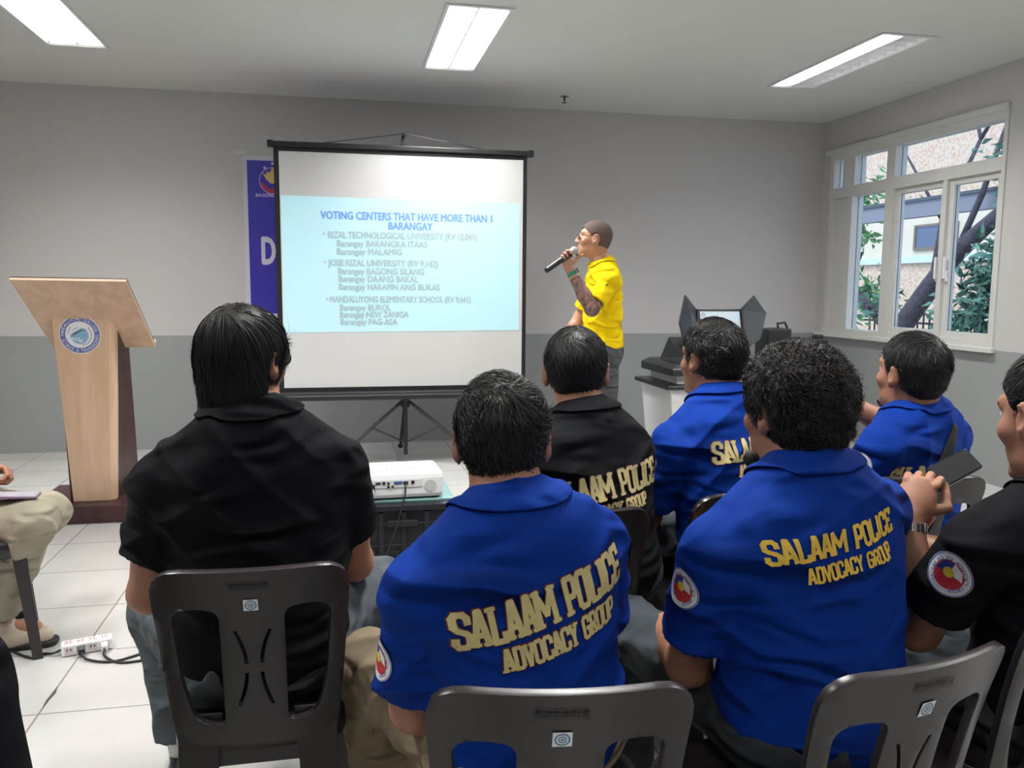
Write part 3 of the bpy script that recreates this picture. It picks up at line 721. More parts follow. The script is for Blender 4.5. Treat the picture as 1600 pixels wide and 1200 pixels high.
# ---------------------------------------------------------------- ceiling lamps
LIT = mat('lit_tube', (1, 1, 1, 1), .5, emit=((1, .99, .96, 1), 5.0)); UNLIT = mat('unlit_tube', (.7, .7, .7, 1), .4)
ALU = mat('brushed_aluminium_louvre', (.78, .79, .80, 1), .28, metal=.85); RIM = mat('lamp_rim', (.62, .63, .62, 1), .5)
for i, (cx, cy) in enumerate(LAMPS):
    t = empty('ceiling_lamp', (cx, cy, HC), ['recessed twin-tube ceiling lamp at the left, cut by the top edge', 'recessed twin-tube ceiling lamp in the middle, above the projection screen',
        'recessed ceiling lamp at the right towards the windows, one tube dark'][i] if i < 3 else 'recessed twin-tube ceiling lamp overhead, out of the picture behind the front row of lamps', 'lamp')
    if i >= 3: t['group'] = 'ceiling lamps outside the picture'
    m = MB(); e = .02; z = HC
    for a, b in (((-LW-e, -LL-e), (LW+e, -LL)), ((-LW-e, LL), (LW+e, LL+e)), ((-LW-e, -LL), (-LW, LL)), ((LW, -LL), (LW+e, LL))):
        m.bb((cx+a[0], cy+a[1], z-.008), (cx+b[0], cy+b[1], z+.001))
    m.build('rim', RIM, t)
    m = MB(); m.bb((cx-LW, cy-LL, z+.115), (cx+LW, cy+LL, z+.119)); m.bb((cx-LW, cy-LL, z), (cx-LW+.003, cy+LL, z+.115)); m.bb((cx+LW-.003, cy-LL, z), (cx+LW, cy+LL, z+.115))
    m.bb((cx-LW, cy-LL, z), (cx+LW, cy-LL+.003, z+.115)); m.bb((cx-LW, cy+LL-.003, z), (cx+LW, cy+LL, z+.115)); m.build('housing', mat('lamp_housing', (.8, .8, .8, 1), .35), t)
    for q in (-1, 1):
        dark = (i == 2 and q == 1)
        m = MB(); m.tube([(cx+q*.082, cy-LL+.03, z+.075), (cx+q*.082, cy+LL-.03, z+.075)], .016, 10); m.build('tube', UNLIT if dark else LIT, t, smooth=True)
        if not dark:
            L = bpy.data.lights.new('tube_light', 'AREA'); L.shape = 'RECTANGLE'; L.size = .10; L.size_y = 1.2; L.energy = [34, 34, 34, 26, 26, 26, 8, 8, 8][i]; L.color = (1, .985, .95); L.spread = 2.6
            o = bpy.data.objects.new('tube_light', L); COL.objects.link(o); o.location = (cx+q*.082, cy, z+.052)
    if i < 3:
        m = MB(); m.bb((cx-.004, cy-LL+.003, z+.004), (cx+.004, cy+LL-.003, z+.045))
        for q in (-1, 1):
            for k in range(14):
                y = cy-LL+.05+k*(2*LL-.1)/13; xa, xb = (cx+.004, cx+LW-.004) if q == 1 else (cx-LW+.004, cx-.004)
                m.bb((xa, y-.0015, z+.004), (xb, y+.0015, z+.040))
        m.build('louvre', ALU, t)
# sprinkler
t = empty('fire_sprinkler', (1.757, 6.53, HC), 'small pendent fire sprinkler on the ceiling near the front wall', 'sprinkler')
m = MB(); m.cyl((1.757, 6.53, HC), (1.757, 6.53, HC-.006), .035, n=24); m.build('escutcheon', STEEL, t)
m = MB(); m.cyl((1.757, 6.53, HC-.006), (1.757, 6.53, HC-.035), .008); m.cyl((1.757, 6.53, HC-.05), (1.757, 6.53, HC-.053), .020, n=16)
for q in (-1, 1): m.tube([(1.757, 6.53+q*.008, HC-.02), (1.757, 6.53+q*.014, HC-.035), (1.757, 6.53, HC-.05)], .002, 6)
m.build('spray_head', METAL, t)
# small thermostat plate, mark on left wall
# ---------------------------------------------------------------- outside
SKYC = (.62, .78, 1.0, 1)
w = bpy.data.worlds.new('sky'); scene.world = w; w.use_nodes = True
bg = w.node_tree.nodes['Background']; bg.inputs[0].default_value = SKYC; bg.inputs[1].default_value = 1.9
L = bpy.data.lights.new('sun', 'SUN'); L.energy = 2.2; L.angle = .5; L.color = (1, .95, .88); o = bpy.data.objects.new('sun', L); COL.objects.link(o)
o.rotation_euler = Vector((.62, .30, -.72)).to_track_quat('-Z', 'Y').to_euler()
m = MB(); m.bb((4.7, -2, -.12), (30, 40, -.02)); g_ = m.build('ground', mat('concrete_yard', (.42, .40, .37, 1), .9, noise=(3, .1))); g_['kind'] = 'structure'
bcol = mat('cream_render', (.66, .60, .48, 1), .9, noise=(2, .05))
def brick():
    m = mat('mottled_brickwork', (.5, .3, .2, 1), .9); nt = m.node_tree; b = nt.nodes['Principled BSDF']
    g = nt.nodes.new('ShaderNodeNewGeometry'); v = nt.nodes.new('ShaderNodeTexVoronoi'); v.inputs['Scale'].default_value = 16; nt.links.new(g.outputs['Position'], v.inputs['Vector'])
    r = nt.nodes.new('ShaderNodeValToRGB'); r.color_ramp.elements[0].color = (.56, .36, .26, 1); r.color_ramp.elements[1].color = (.62, .52, .42, 1); r.color_ramp.elements[0].position = .25; r.color_ramp.elements[1].position = .6
    nt.links.new(v.outputs['Distance'], r.inputs[0]); nt.links.new(r.outputs[0], b.inputs['Base Color']); return m
BR = brick()
t = empty('building', (12, 16, 0), 'cream and mottled brick building seen through the windows', 'building')
MB().bb((12, 8, 1.95), (16, 30, 3.25)).build('wall', bcol, t); MB().bb((12.02, 8, 0), (16, 30, 1.95)).build('lower_wall', BR, t); MB().bb((12.01, 8, 3.25), (16, 19.5, 5.0)).build('upper_wall', BR, t)
MB().bb((11.93, 8, 1.88), (12.02, 30, 2.02)).build('ledge', mat('pale_blue_ledge', (.55, .66, .74, 1), .8), t)
f = MB(); ya, yb, za, zb = 14.6, 15.75, 2.2, 2.62
f.bb((11.95, ya, za-.06), (12, yb, za)); f.bb((11.95, ya, zb), (12, yb, zb+.05)); f.bb((11.95, ya-.06, za-.06), (12, ya, zb+.05)); f.bb((11.95, yb, za-.06), (12, yb+.06, zb+.05))
fo_ = f.build('window', mat('dark_frame', (.20, .16, .13, 1), .6), t); MB().bb((11.97, ya, za), (11.99, yb, zb)).build('pane', mat('dusky_glass', (.10, .14, .22, 1), .15), fo_)
t = empty('canopy', (7.6, 9, 0), 'grey concrete canopy edge running past the windows outside', 'canopy')
MB().bb((7.4, 6.5, 2.26), (7.52, 13.5, 2.46)).build('slab', mat('grey_concrete', (.22, .23, .27, 1), .9), t); MB().bb((7.37, 6.5, 2.461), (7.55, 13.5, 2.50)).build('coping', mat('dark_coping', (.09, .10, .12, 1), .8), t)
for y in (6.6, 13.4): MB().bb((7.41, y-.1, -.02), (7.51, y+.1, 2.259)).build('post', MATS['grey_concrete'], t)
t = empty('iron_fence', (8.6, 9, 0), 'low iron fence with thin upright bars outside the right window', 'fence')
m = MB(); m.bb((8.6, 8, .12), (8.63, 12.5, .16)); m.bb((8.6, 8, .80), (8.63, 12.5, .83)); m.build('rail', METAL, t)
m = MB()
for k in range(34): y = 8.05+k*.13; m.bb((8.605, y, -.02), (8.625, y+.02, .98))
m.build('bars', METAL, t)
LEAF = [mat('leaf_green', (.12, .30, .12, 1), .5, noise=(6, .4)), mat('leaf_blue_green', (.09, .20, .15, 1), .5, noise=(6, .5))]
BARK = mat('bark', (.07, .06, .075, 1), .9, noise=(14, .3), bump=(30, .8, .02))
def tree(name, trunk, clumps, label, lm, seed, size=.10):
    t = empty(name, (trunk[0][0][0][0], trunk[0][0][0][1], 0), label, 'tree'); m = MB()
    for path, r in trunk: m.tube(path, r, 10)
    m.build('trunk', BARK, t, smooth=True)
    r = np.random.default_rng(seed); vv = []; ff = []
    for c, rad, n in clumps:
        for _ in range(n):
            p = np.array(c)+r.normal(0, .45, 3)*np.array(rad); d = unit(r.normal(0, 1, 3)*np.array([1, 1, .5])+V(0, 0, -.35)); s = unit(np.cross(d, r.normal(0, 1, 3))); L = size*r.uniform(.7, 1.4); k = len(vv); up = np.cross(s, d)*L*.12
            vv += [p, p+d*L*.45+s*L*.17+up, p+d*L, p+d*L*.45-s*L*.17+up]; ff.append((k, k+1, k+2, k+3))
    fo = link('foliage', np_mesh('foliage', vv, np.array(ff), False), lm, t); return t
tree('leaning_tree', [([(7.2, 10.1, -.05), (7.1, 9.75, .45), (7.0, 9.5, .72), (7.0, 8.95, 1.30), (7.0, 8.5, 1.75), (7.1, 8.0, 2.15), (7.2, 7.3, 2.5)], [.15, .14, .13, .12, .11, .08, .06]),
    ([(7.0, 9.5, .72), (7.0, 9.9, 1.0), (6.95, 10.5, 1.35), (6.9, 11.0, 1.75)], [.10, .08, .06, .04]), ([(7.0, 8.5, 1.75), (7.2, 8.4, 2.4), (7.3, 8.2, 3.2)], [.04, .035, .02]), ([(7.0, 8.9, 1.35), (7.5, 9.4, 2.2), (7.9, 9.3, 3.2), (8.1, 9.8, 4.0)], [.03, .03, .025, .015]),
    ([(7.9, 9.3, 3.2), (7.9, 8.8, 3.8)], [.025, .012]), ([(7.5, 9.4, 2.2), (7.4, 10.2, 3.3)], [.025, .012])],
    [((6.9, 7.75, 1.45), (.35, .4, .5), 750), ((6.9, 8.15, .95), (.35, .45, .3), 350), ((7.3, 7.9, 2.75), (.5, .5, .3), 160), ((7.1, 7.5, 2.2), (.3, .3, .4), 140), ((7.0, 9.75, 1.15), (.3, .35, .25), 90)],
    'leaning tree with a thick dark trunk and leafy crown outside the windows', LEAF[1], 3, .14)
tree('leafy_tree', [([(8.2, 12.6, -.05), (8.2, 12.5, 1.4), (8.1, 12.3, 3.2)], [.09, .08, .04]), ([(8.2, 12.5, 1.2), (8.1, 11.9, 1.9)], [.04, .02])],
    [((8.0, 12.0, 1.35), (.5, .6, .35), 200), ((8.0, 12.3, 2.75), (.5, .9, .45), 500), ((7.8, 11.9, .55), (.4, .5, .3), 200), ((8.0, 12.2, 2.15), (.4, .6, .2), 160), ((7.6, 10.9, 1.15), (.3, .3, .25), 160)],
    'bright leafy tree behind the leftmost window panes', LEAF[0], 5, .15)
# ---------------------------------------------------------------- the people of the scene
SHORT = dict(line=([-.2, -.085, -.05, -.02, .012, .03, .06, .2], [-.078, -.078, -.055, -.03, .0, .03, .062, .066]))
def hs_(**k): d = dict(SHORT); d.update(k); return d
# seated man with long hair in the black shirt
P1 = make_person(dict(P=(-.185, 1.86, .51), N=(-.18, 1.80, 1.025), Hc=(-.20, 1.83, 1.155), SL=(-.36, 1.79, .915), SR=(-.01, 1.84, .92), EL=(-.415, 1.86, .655), ER=(.025, 1.97, .66),
    WL=(-.36, 2.10, .58), WR=(.03, 2.22, .60), KL=(-.47, 2.26, .46), KR=(.09, 2.26, .49), AL=(-.415, 2.22, .09), AR=(-.01, 2.28, .09), TL=hdg(10), TR=hdg(-10)),
    'person in a plain black polo shirt with straight black hair down to the nape', BLACKC, GREYP,
    dict(th=.006, top=.016, line=([-.2, -.10, -.03, .0, .03, .06, .2], [-.150, -.150, -.125, -.052, .0, .055, .066]), ear=0, amp=.003, freq=60, extra=[((0, -.050, -.045), (.069, .046, .075)), ((0, -.054, -.100), (.065, .040, .056))],
         n=16000, seg=7, len=.095, len_low=.05, swirl=.35, comb=(0, 0, -1), combk=.9, mess=.26, rand=.10, lift=.0, grav=.14, w=.0011, clumpf=55),
    hf=hdg(-30, -2), bw=1.06, sleeve=.62, seed=1, hs=.92, shoes=BLACKR, socks=True, sleeveR=.070, skin=SKIN)
# seated man in blue, front centre
P2 = make_person(dict(P=(.33, 1.40, .50), N=(.285, 1.38, .922), Hc=(.280, 1.44, 1.040), SL=(.125, 1.33, .820), SR=(.455, 1.45, .850), EL=(.12, 1.42, .57), ER=(.52, 1.60, .62),
    WL=(.22, 1.62, .55), WR=(.36, 1.72, .58), KL=(.055, 1.80, .475), KR=(.52, 1.82, .47), AL=(.10, 1.68, .09), AR=(.50, 1.74, .09)),
    'person front centre in blue with cream block lettering and eyeglasses pushed up on the hair', BLUE, KHAKI,
    hs_(th=.001, top=.011, amp=.0018, line=([-.2, -.085, -.05, -.02, .012, .03, .06, .2], [-.058, -.058, -.045, -.025, .0, .03, .062, .066]), n=14000, seg=5, len=.034, len_low=.005, swirl=.8, combk=.15, mess=.5, rand=.2, lift=.25, grav=.05, w=.0009, clumpf=80, curl=.0025, curlw=4),
    hf=hdg(-9, -4), bw=1.0, sleeve=.80, seed=2, hs=.95, sleeveR=.070, skin=SKIN, collar_tilt=.05)
# seated man in black with the same lettering
P3 = make_person(dict(P=(.70, 2.14, .52), N=(.650, 2.16, .955), Hc=(.640, 2.22, 1.080), SL=(.495, 2.10, .860), SR=(.81, 2.22, .850), EL=(.47, 2.20, .61), ER=(.85, 2.34, .61),
    WL=(.55, 2.42, .58), WR=(.74, 2.50, .58), KL=(.50, 2.55, .48), KR=(.88, 2.58, .48), AL=(.50, 2.50, .09), AR=(.85, 2.52, .09)),
    'person in a black polo shirt with cream block lettering, in front of the standing speaker', BLACKC, GREYD,
    hs_(th=.003, top=.012, amp=.0012, n=11000, seg=4, len=.03, len_low=.004, swirl=.6, combk=.2, mess=.3, rand=.15, lift=.15, grav=.05, w=.0010),
    hf=hdg(-13, -3), bw=.98, sleeve=.7, seed=3, skin=SKIN, h=.0055)
# man in blue behind, face turned to the screen
P4 = make_person(dict(P=(1.20, 2.36, .51), N=(1.165, 2.40, .960), Hc=(1.152, 2.45, 1.088), SL=(.985, 2.33, .845), SR=(1.33, 2.49, .855), EL=(.945, 2.43, .60), ER=(1.38, 2.65, .63),
    WL=(1.02, 2.68, .57), WR=(1.25, 2.78, .58), KL=(.98, 2.82, .48), KR=(1.38, 2.86, .48), AL=(.98, 2.78, .09), AR=(1.36, 2.82, .09)),
    'person in blue seated before the voting machine, left cheek and ear showing', BLUE, GREYD,
    hs_(th=.004, top=.016, amp=.0025, n=12000, seg=5, len=.033, len_low=.006, swirl=.8, combk=.15, mess=.5, rand=.2, lift=.25, grav=.05, w=.0011, curl=.0025, curlw=4),
    hf=hdg(20, 2), bw=1.05, sleeve=.8, seed=4, skin=SKIN_D, h=.0055)
# curly haired man in blue, front right
P5 = make_person(dict(P=(.895, 1.40, .50), N=(.862, 1.40, .955), Hc=(.850, 1.44, 1.080), SL=(.668, 1.36, .845), SR=(1.085, 1.50, .865), EL=(.665, 1.47, .58), ER=(1.09, 1.70, .62),
    WL=(.72, 1.70, .56), WR=(1.00, 1.84, .58), KL=(.66, 1.84, .50), KR=(1.08, 1.90, .48), AL=(.66, 1.80, .09), AR=(1.06, 1.86, .09)),
    'person front right in blue with plain yellow lettering and thick curly black hair', BLUE, GREYD,
    hs_(th=.008, top=.021, amp=.005, freq=120, n=18000, seg=8, len=.036, len_low=.008, swirl=.8, combk=.1, mess=.6, rand=.3, lift=.35, grav=.03, w=.0009, curl=.0045, curlw=8, clumpf=110, mat=HAIRB,
        line=([-.2, -.085, -.05, -.02, .012, .03, .06, .2], [-.085, -.085, -.06, -.03, .0, .03, .062, .066])),
    hf=hdg(15, 0), hs=.95, bw=1.12, sleeve=.70, seed=5, sleeveR=.074, skin=SKIN, tail=.16)
# man in blue by the window wall, with a bag strap
P6 = make_person(dict(P=(1.78, 2.32, .50), N=(1.765, 2.27, .925), Hc=(1.735, 2.27, 1.055), SL=(1.585, 2.18, .850), SR=(1.935, 2.33, .845), EL=(1.50, 2.26, .63), ER=(1.86, 2.42, .83),
    WL=(1.50, 2.50, .62), WR=(1.625, 2.47, .955), KL=(1.55, 2.70, .48), KR=(1.95, 2.76, .48), AL=(1.55, 2.64, .09), AR=(1.93, 2.70, .09)),
    'person in blue below the windows with a dark strap across the back', BLUE, GREYD,
    hs_(th=.004, top=.016, amp=.0012, n=12000, seg=4, len=.028, len_low=.005, swirl=.5, combk=.1, mess=.25, rand=.15, lift=.4, grav=.0, w=.0011,
        line=([-.2, -.09, -.05, -.02, .012, .03, .06, .2], [-.070, -.070, -.055, -.03, .0, .03, .062, .066])),
    hf=hdg(12, 5), bw=1.05, sleeve=.8, seed=6, skin=SKIN, h=.0052, collar_tilt=-.05, hands=dict(R=dict(d=(-.8, .1, .5), pn=(-.3, -.8, .2), ts=1, curl=(.7, .9, .5))))
# man at the right edge, black shirt, looking at what he holds
P7 = make_person(dict(P=(1.40, 1.36, .49), N=(1.37, 1.31, .925), Hc=(1.328, 1.315, 1.078), SL=(1.165, 1.30, .845), SR=(1.47, 1.46, .845), EL=(1.155, 1.44, .625), ER=(1.52, 1.70, .66),
    WL=(1.185, 1.525, .835), WR=(1.42, 1.80, .68), KL=(1.24, 1.80, .46), KR=(1.52, 1.86, .46), AL=(1.24, 1.78, .09), AR=(1.52, 1.84, .09)),
    'person cut off by the right edge in a black polo shirt with a steel wristwatch', BLACKC, GREYD,
    hs_(th=.001, top=.010, amp=.001, n=9000, seg=4, len=.028, len_low=.003, swirl=.3, combk=.3, comb=(0, .8, .1), mess=.2, rand=.12, lift=.2, grav=.0, w=.0008),
    hf=hdg(4, -8), hs=1.06, bw=1.0, sleeve=.66, seed=7, sleeveR=.072, skin=SKIN, hands=dict(L=dict(d=(.40, .20, .75), pn=(.55, .65, -.45), ts=-1, curl=(.75, .9, .5), thumb=(.3, .5, .6)), R=dict(d=(-.3, .1, .5), pn=(-.4, -.8, .2), ts=1, curl=(.6, .8, .5))), h=.0045)
# standing speaker in yellow
P9 = make_person(dict(P=(1.68, 5.20, .90), N=(1.665, 5.20, 1.455), Hc=(1.605, 5.19, 1.622), SL=(1.665, 5.035, 1.375), SR=(1.70, 5.37, 1.375), EL=(1.52, 4.93, 1.185), ER=(1.60, 5.46, 1.12),
    WL=(1.388, 4.975, 1.425), WR=(1.48, 5.44, .93), KL=(1.67, 5.12, .48), KR=(1.68, 5.30, .48), AL=(1.70, 5.12, .09), AR=(1.70, 5.32, .09), TL=hdg(80), TR=hdg(90)),
    'person standing in a yellow polo shirt speaking into a microphone', YELLOW, GREYJ,
    dict(SHORT, th=.0004, top=.0025, amp=.0006, n=5000, seg=2, len=.006, len_low=.002, swirl=0, lift=.8, rand=.3, mess=.1, w=.0006, mat=STUB),
    hf=hdg(74, 8), bw=.90, sleeve=.80, seed=8, sleeveR=.072, skin=SKIN_L, hands=dict(L=dict(d=(-.37, -.05, .93), pn=(.25, -.95, .1), ts=1, curl=(.55, 1.1, 1.1), thumb=(.45, -.8, .35))), seated=False, tail=.10, h=.0045, pantsR=1.15)
# person at the left edge in pale khaki trousers: sits facing right
P8 = make_person(dict(P=(-1.38, 3.28, .47), N=(-1.46, 3.26, .96), Hc=(-1.46, 3.28, 1.10), SR=(-1.44, 3.08, .88), SL=(-1.44, 3.44, .88), ER=(-1.36, 3.02, .66), EL=(-1.36, 3.50, .66),
    WR=(-1.30, 3.08, .70), WL=(-1.30, 3.36, .64), KR=(-1.065, 3.13, .490), KL=(-1.12, 3.44, .44), AR=(-1.24, 3.20, .12), AL=(-1.42, 3.50, .09), TL=V(1, .2, 0), TR=V(1, .1, 0)),
    'person at the left edge in pale khaki trousers and beige clogs', mat('dark_red_cotton', (.25, .015, .03, 1), .85), BEIGE,
    hs_(th=.006, top=.014, n=1500), hf=hdg(-80), bw=.95, seed=9, skin=SKIN, shoes=mat('beige_foam', (.50, .42, .33, 1), .6), h=.006, sleeve=.6,
    hands=dict(R=dict(d=(.9, .1, -.15), pn=(0, .5, -.8), curl=(1.2, 1.2, .8)), L=dict(d=(.9, -.1, -.1), pn=(0, -.4, -.8), curl=(1.0, 1.1, .8))), pantsR=1.0)
# person at the bottom left corner, only a dark sleeve in frame
P10 = make_person(dict(P=(-.63, .95, .50), N=(-.61, .97, .99), Hc=(-.63, 1.00, 1.12), SL=(-.78, .94, .87), SR=(-.435, .98, .885), EL=(-.82, 1.00, .62), ER=(-.412, 1.00, .62),
    WL=(-.80, 1.22, .57), WR=(-.52, 1.20, .56), KL=(-.86, 1.38, .46), KR=(-.64, 1.36, .44), AL=(-.84, 1.34, .09), AR=(-.66, 1.32, .09)),
    'person at the bottom left corner of whom only a dark sleeve shows', BLACKC, mat('black_twill', (.010, .011, .013, 1), .85, bump=(600, .25, .001)), hs_(n=0), hf=hdg(-5), seed=10, skin=SKIN, h=.007, sleeve=.98, collar=False, no_eyes=True)
# ---------------------------------------------------------------- chairs
PLAST = mat('brown_moulded_plastic', (.024, .018, .020, 1), .32, noise=(3, .06), bump=(400, .05, .0005), spec=.5)
PLAST_LIT = mat('brown_moulded_plastic_lit', (.13, .095, .08, 1), .3, noise=(3, .06), spec=.5)  # same brown plastic, colour lightened to stand in for light falling on it
PLAST_D = mat('black_brown_moulded_plastic', (.009, .007, .008, 1), .28, noise=(3, .06), spec=.5)
STK = mat('white_sticker', (.82, .84, .86, 1), .5); STB = mat('sticker_blue', (.12, .24, .38, 1), .5); MOULD = mat('moulded_mark', (.012, .010, .011, 1), .6)
def fill2d(outer, holes):
    cu = bpy.data.curves.new('p', 'CURVE'); cu.dimensions = '2D'; cu.fill_mode = 'BOTH'
    for pl in [outer]+holes:
        sp = cu.splines.new('POLY'); sp.points.add(len(pl)-1); sp.use_cyclic_u = True
        for q, p in zip(sp.points, pl): q.co = (p[0], p[1], 0, 1)
    o = bpy.data.objects.new('p', cu); COL.objects.link(o); bpy.context.view_layer.update()
    me = bpy.data.meshes.new_from_object(o.evaluated_get(bpy.context.evaluated_depsgraph_get())); bpy.data.objects.remove(o)
    bm = bmesh.new(); bm.from_mesh(me); bpy.data.meshes.remove(me); bmesh.ops.remove_doubles(bm, verts=bm.verts, dist=1e-5); return bm
def rpoly(pts, rad, n=5):
    """rounded polygon; rad is a number or one per corner"""
    out = []; N = len(pts)
    for i in range(N):
        r = rad[i] if hasattr(rad, '__len__') else rad
        p = np.array(pts[i], float); a = unit(np.array(pts[i-1])-p); b = unit(np.array(pts[(i+1) % N])-p)
        p0 = p+a*r; p1 = p+b*r
        for k in range(n+1): t = k/n; out.append(tuple((1-t)**2*p0+2*t*(1-t)*p+t*t*p1))
    return out
ZT = .79
def back_y(u, z): return -.190-.075*((z-.40)/.39)-.015*max(0, (z-.6)/.19)**2+.85*u*u
def to_frame(vs, loc, deg):
    a = math.radians(deg); c, s = math.cos(a), math.sin(a); v = np.asarray(vs, float)
    return np.c_[v[:, 0]*c-v[:, 1]*s+loc[0], v[:, 0]*s+v[:, 1]*c+loc[1], v[:, 2]]
CHAIR_ME = {}
def chair_meshes():
    out = rpoly([(-.155, .40), (.155, .40), (.168, .52), (.188, ZT), (-.188, ZT), (-.168, .52)], [.01, .01, .05, .060, .060, .05])
    hole = lambda q: [(q*a, b) for a, b in rpoly([(.060, .445), (.116, .452), (.138, .54), (.150, .705), (.106, ZT-.080), (.060, ZT-.085)], [.015, .03, .03, .030, .015, .022])]
    slots = []
    for q in (-1, 1):
        for z0, z1 in ((.49, .565), (.585, .66)):
            pl = []; n = 6
            for k in range(n+1): z = z0+(z1-z0)*k/n; c = .014+2.6*(z-.575)**2; pl.append((q*(c+.0035), z))
            for k in range(n, -1, -1): z = z0+(z1-z0)*k/n; c = .014+2.6*(z-.575)**2; pl.append((q*(c-.0035), z))
            slots.append(pl)
    bm = fill2d(out, [hole(-1), hole(1)]+slots)
    for ax, lo, hi, st in ((0, -.2, .2, .02), (1, .40, .80, .025)):
        k = lo
        while k < hi:
            co = [0, 0, 0]; co[ax] = k; no = [0, 0, 0]; no[ax] = 1
            bmesh.ops.bisect_plane(bm, geom=bm.verts[:]+bm.edges[:]+bm.faces[:], plane_co=co, plane_no=no, dist=1e-6); k += st
    for v in bm.verts: v.co = (v.co.x, back_y(v.co.x, v.co.y), v.co.y)
    bmesh.ops.recalc_face_normals(bm, faces=bm.faces)
    me = bpy.data.meshes.new('backrest'); bm.to_mesh(me); bm.free()
    for p in me.polygons: p.use_smooth = True
    CHAIR_ME['backrest'] = me
    # seat: dished plate with a skirt
    n = 40; secs = []
    def ring(s, z, dish=0):
        q = []
        for k in range(n):
            t = 2*PI*k/n; c, d = math.cos(t), math.sin(t); e = .35
            x = .195*s*math.copysign(abs(c)**e, c); y = .19*s*math.copysign(abs(d)**e, d)+.01; q.append((x*(1-.10*(y < -.05)), y, z-dish))
        return q
    m = MB(); m.loft([ring(.96, .375), ring(1.0, .378), ring(1.0, .425), ring(.975, .435), ring(.90, .432), ring(.6, .424), ring(.2, .421)]); CHAIR_ME['seat'] = m
    def leg(x0, y0, x1, y1, w0, w1, q, z0):
        """angle-section leg from (x0,y0,z0) to the floor"""
        secs = []
        for t in (0, .25, .6, 1):
            x = x0+(x1-x0)*t; y = y0+(y1-y0)*t; z = z0*(1-t); w = w0+(w1-w0)*t**.6; d = .045-.012*t; th = .006; sgn = -1 if y1 < 0 else 1
            P = [(-w*q*0+q*.0, 0), (-q*w, 0), (-q*w, -sgn*th), (-q*th, -sgn*th), (-q*th, -sgn*d), (0, -sgn*d)]
            secs.append([(x+a, y+b, z) for a, b in P])
        m = MB(); m.loft(secs); return m
    CHAIR_ME['legs'] = [leg(.157*q, -.178, .152*q, -.235, .088, .062, q, .46) for q in (-1, 1)] + [leg(.190*q, .190, .200*q, .225, .075, .042, q, .41) for q in (-1, 1)]
    m = MB(); m.prism([(-.10, .345), (.10, .345), (.10, .41), (-.10, .41)], (0, -.178, 0), (1, 0, 0), (0, 0, 1), (0, .006, 0)); CHAIR_ME['apron'] = m
chair_meshes()
def make_chair(loc, deg, label, m=PLAST, group=None, sticker=True):
    t = empty('plastic_chair', (loc[0], loc[1], 0), label, 'chair', group)
    me = CHAIR_ME['backrest'].copy(); a = np.zeros(len(me.vertices)*3); me.vertices.foreach_get('co', a); me.vertices.foreach_set('co', to_frame(a.reshape(-1, 3), loc, deg).ravel().astype(np.float32)); me.update()
    b = link('backrest', me, m, t); md = b.modifiers.new('thick', 'SOLIDIFY'); md.thickness = .013; md.offset = 0
    md = b.modifiers.new('bevel', 'BEVEL'); md.width = .0035; md.segments = 2; md.limit_method = 'ANGLE'; md.angle_limit = 1.0
    def bld(mb, name, bev=.002, sm=False):
        q = MB(); q.v = [tuple(p) for p in to_frame(mb.v, loc, deg)]; q.f = mb.f; return q.build(name, m, t, bevel=bev, smooth=sm)
    s = bld(CHAIR_ME['seat'], 'seat', 0, True)
    for l in CHAIR_ME['legs']: bld(l, 'leg')
    bld(CHAIR_ME['apron'], 'apron')
    F = lambda pts: to_frame(pts, loc, deg)
    if sticker:
        o = F([(0, back_y(0, .715)-.0078, .715)])[0]; r = F([(1, 0, 0)])[0]-F([(0, 0, 0)])[0]; bk = F([(0, 1, 0)])[0]-F([(0, 0, 0)])[0]; up = unit(V(0, 0, 1)-bk*.33)
        st = flat_mark('sticker', (np.array([(-.0135, -.013), (.0135, -.013), (.0135, .013), (-.0135, .013)]), [(0, 1, 2, 3)]), STK, b, o, r, up, .0005)
        st['label'] = 'small white square sticker with a round blue emblem'
        flat_mark('sticker_emblem', merge_geo(disc_geo(.0112, 28, .0085), disc_geo(.0060, 20, .0040), disc_geo(.0022, 12)), STB, b, o, r, up, .0010)
        o2 = F([(0, back_y(0, .757)-.0082, .757)])[0]; g = []
        x = -.038
        for k in range(9):
            g.append((np.array([(x, -.004), (x+.0062, -.004), (x+.0062, .0045), (x, .0045)]), [(0, 1, 2, 3)])) if k % 3 != 1 else g.append(disc_geo(.004, 12, .0022, c=(x+.003, 0))); x += .0082
        g.append((np.array([(-.044, -.008), (.040, -.008), (.040, -.0068), (-.044, -.0068)]), [(0, 1, 2, 3)])); g.append((np.array([(-.044, .0068), (.034, .0068), (.034, .008), (-.044, .008)]), [(0, 1, 2, 3)]))
        flat_mark('moulded_mark', merge_geo(*g), MOULD, b, o2, r, up, .0006)
    return t
def chair_at(top, deg, label, **k):
    """top = world xy of the middle of the back's upper edge"""
    a = math.radians(deg); y = back_y(0, ZT); return make_chair((top[0]+math.sin(a)*y, top[1]-math.cos(a)*y), deg, label, **k)
chair_at((-.175, 1.575), 0, 'brown plastic chair under the long-haired man, its whole back in view')
chair_at((.282, 1.005), -8, 'brown plastic chair under the front centre man in blue')
chair_at((.83, .985), 12, 'brown plastic chair under the curly-haired man, turned to the left')
chair_at((1.30, 1.16), 22, 'brown plastic chair in the bottom right corner under the man in black')
chair_at((.555, 1.85), 0, 'dark plastic chair under the man in black with cream lettering', m=PLAST_D)
chair_at((1.06, 1.98), 25, 'dark plastic chair under the man in blue who turns his cheek', m=PLAST_D)
chair_at((1.64, 2.02), -6, 'brown plastic chair under the man with the shoulder strap')
chair_at((-.15, 2.80), 0, 'brown plastic chair beside the projector, coloured as lit, showing past a black shoulder', m=PLAST_LIT)
chair_at((-1.59, 3.105), -70, 'brown plastic chair at the left edge, one front leg in view')

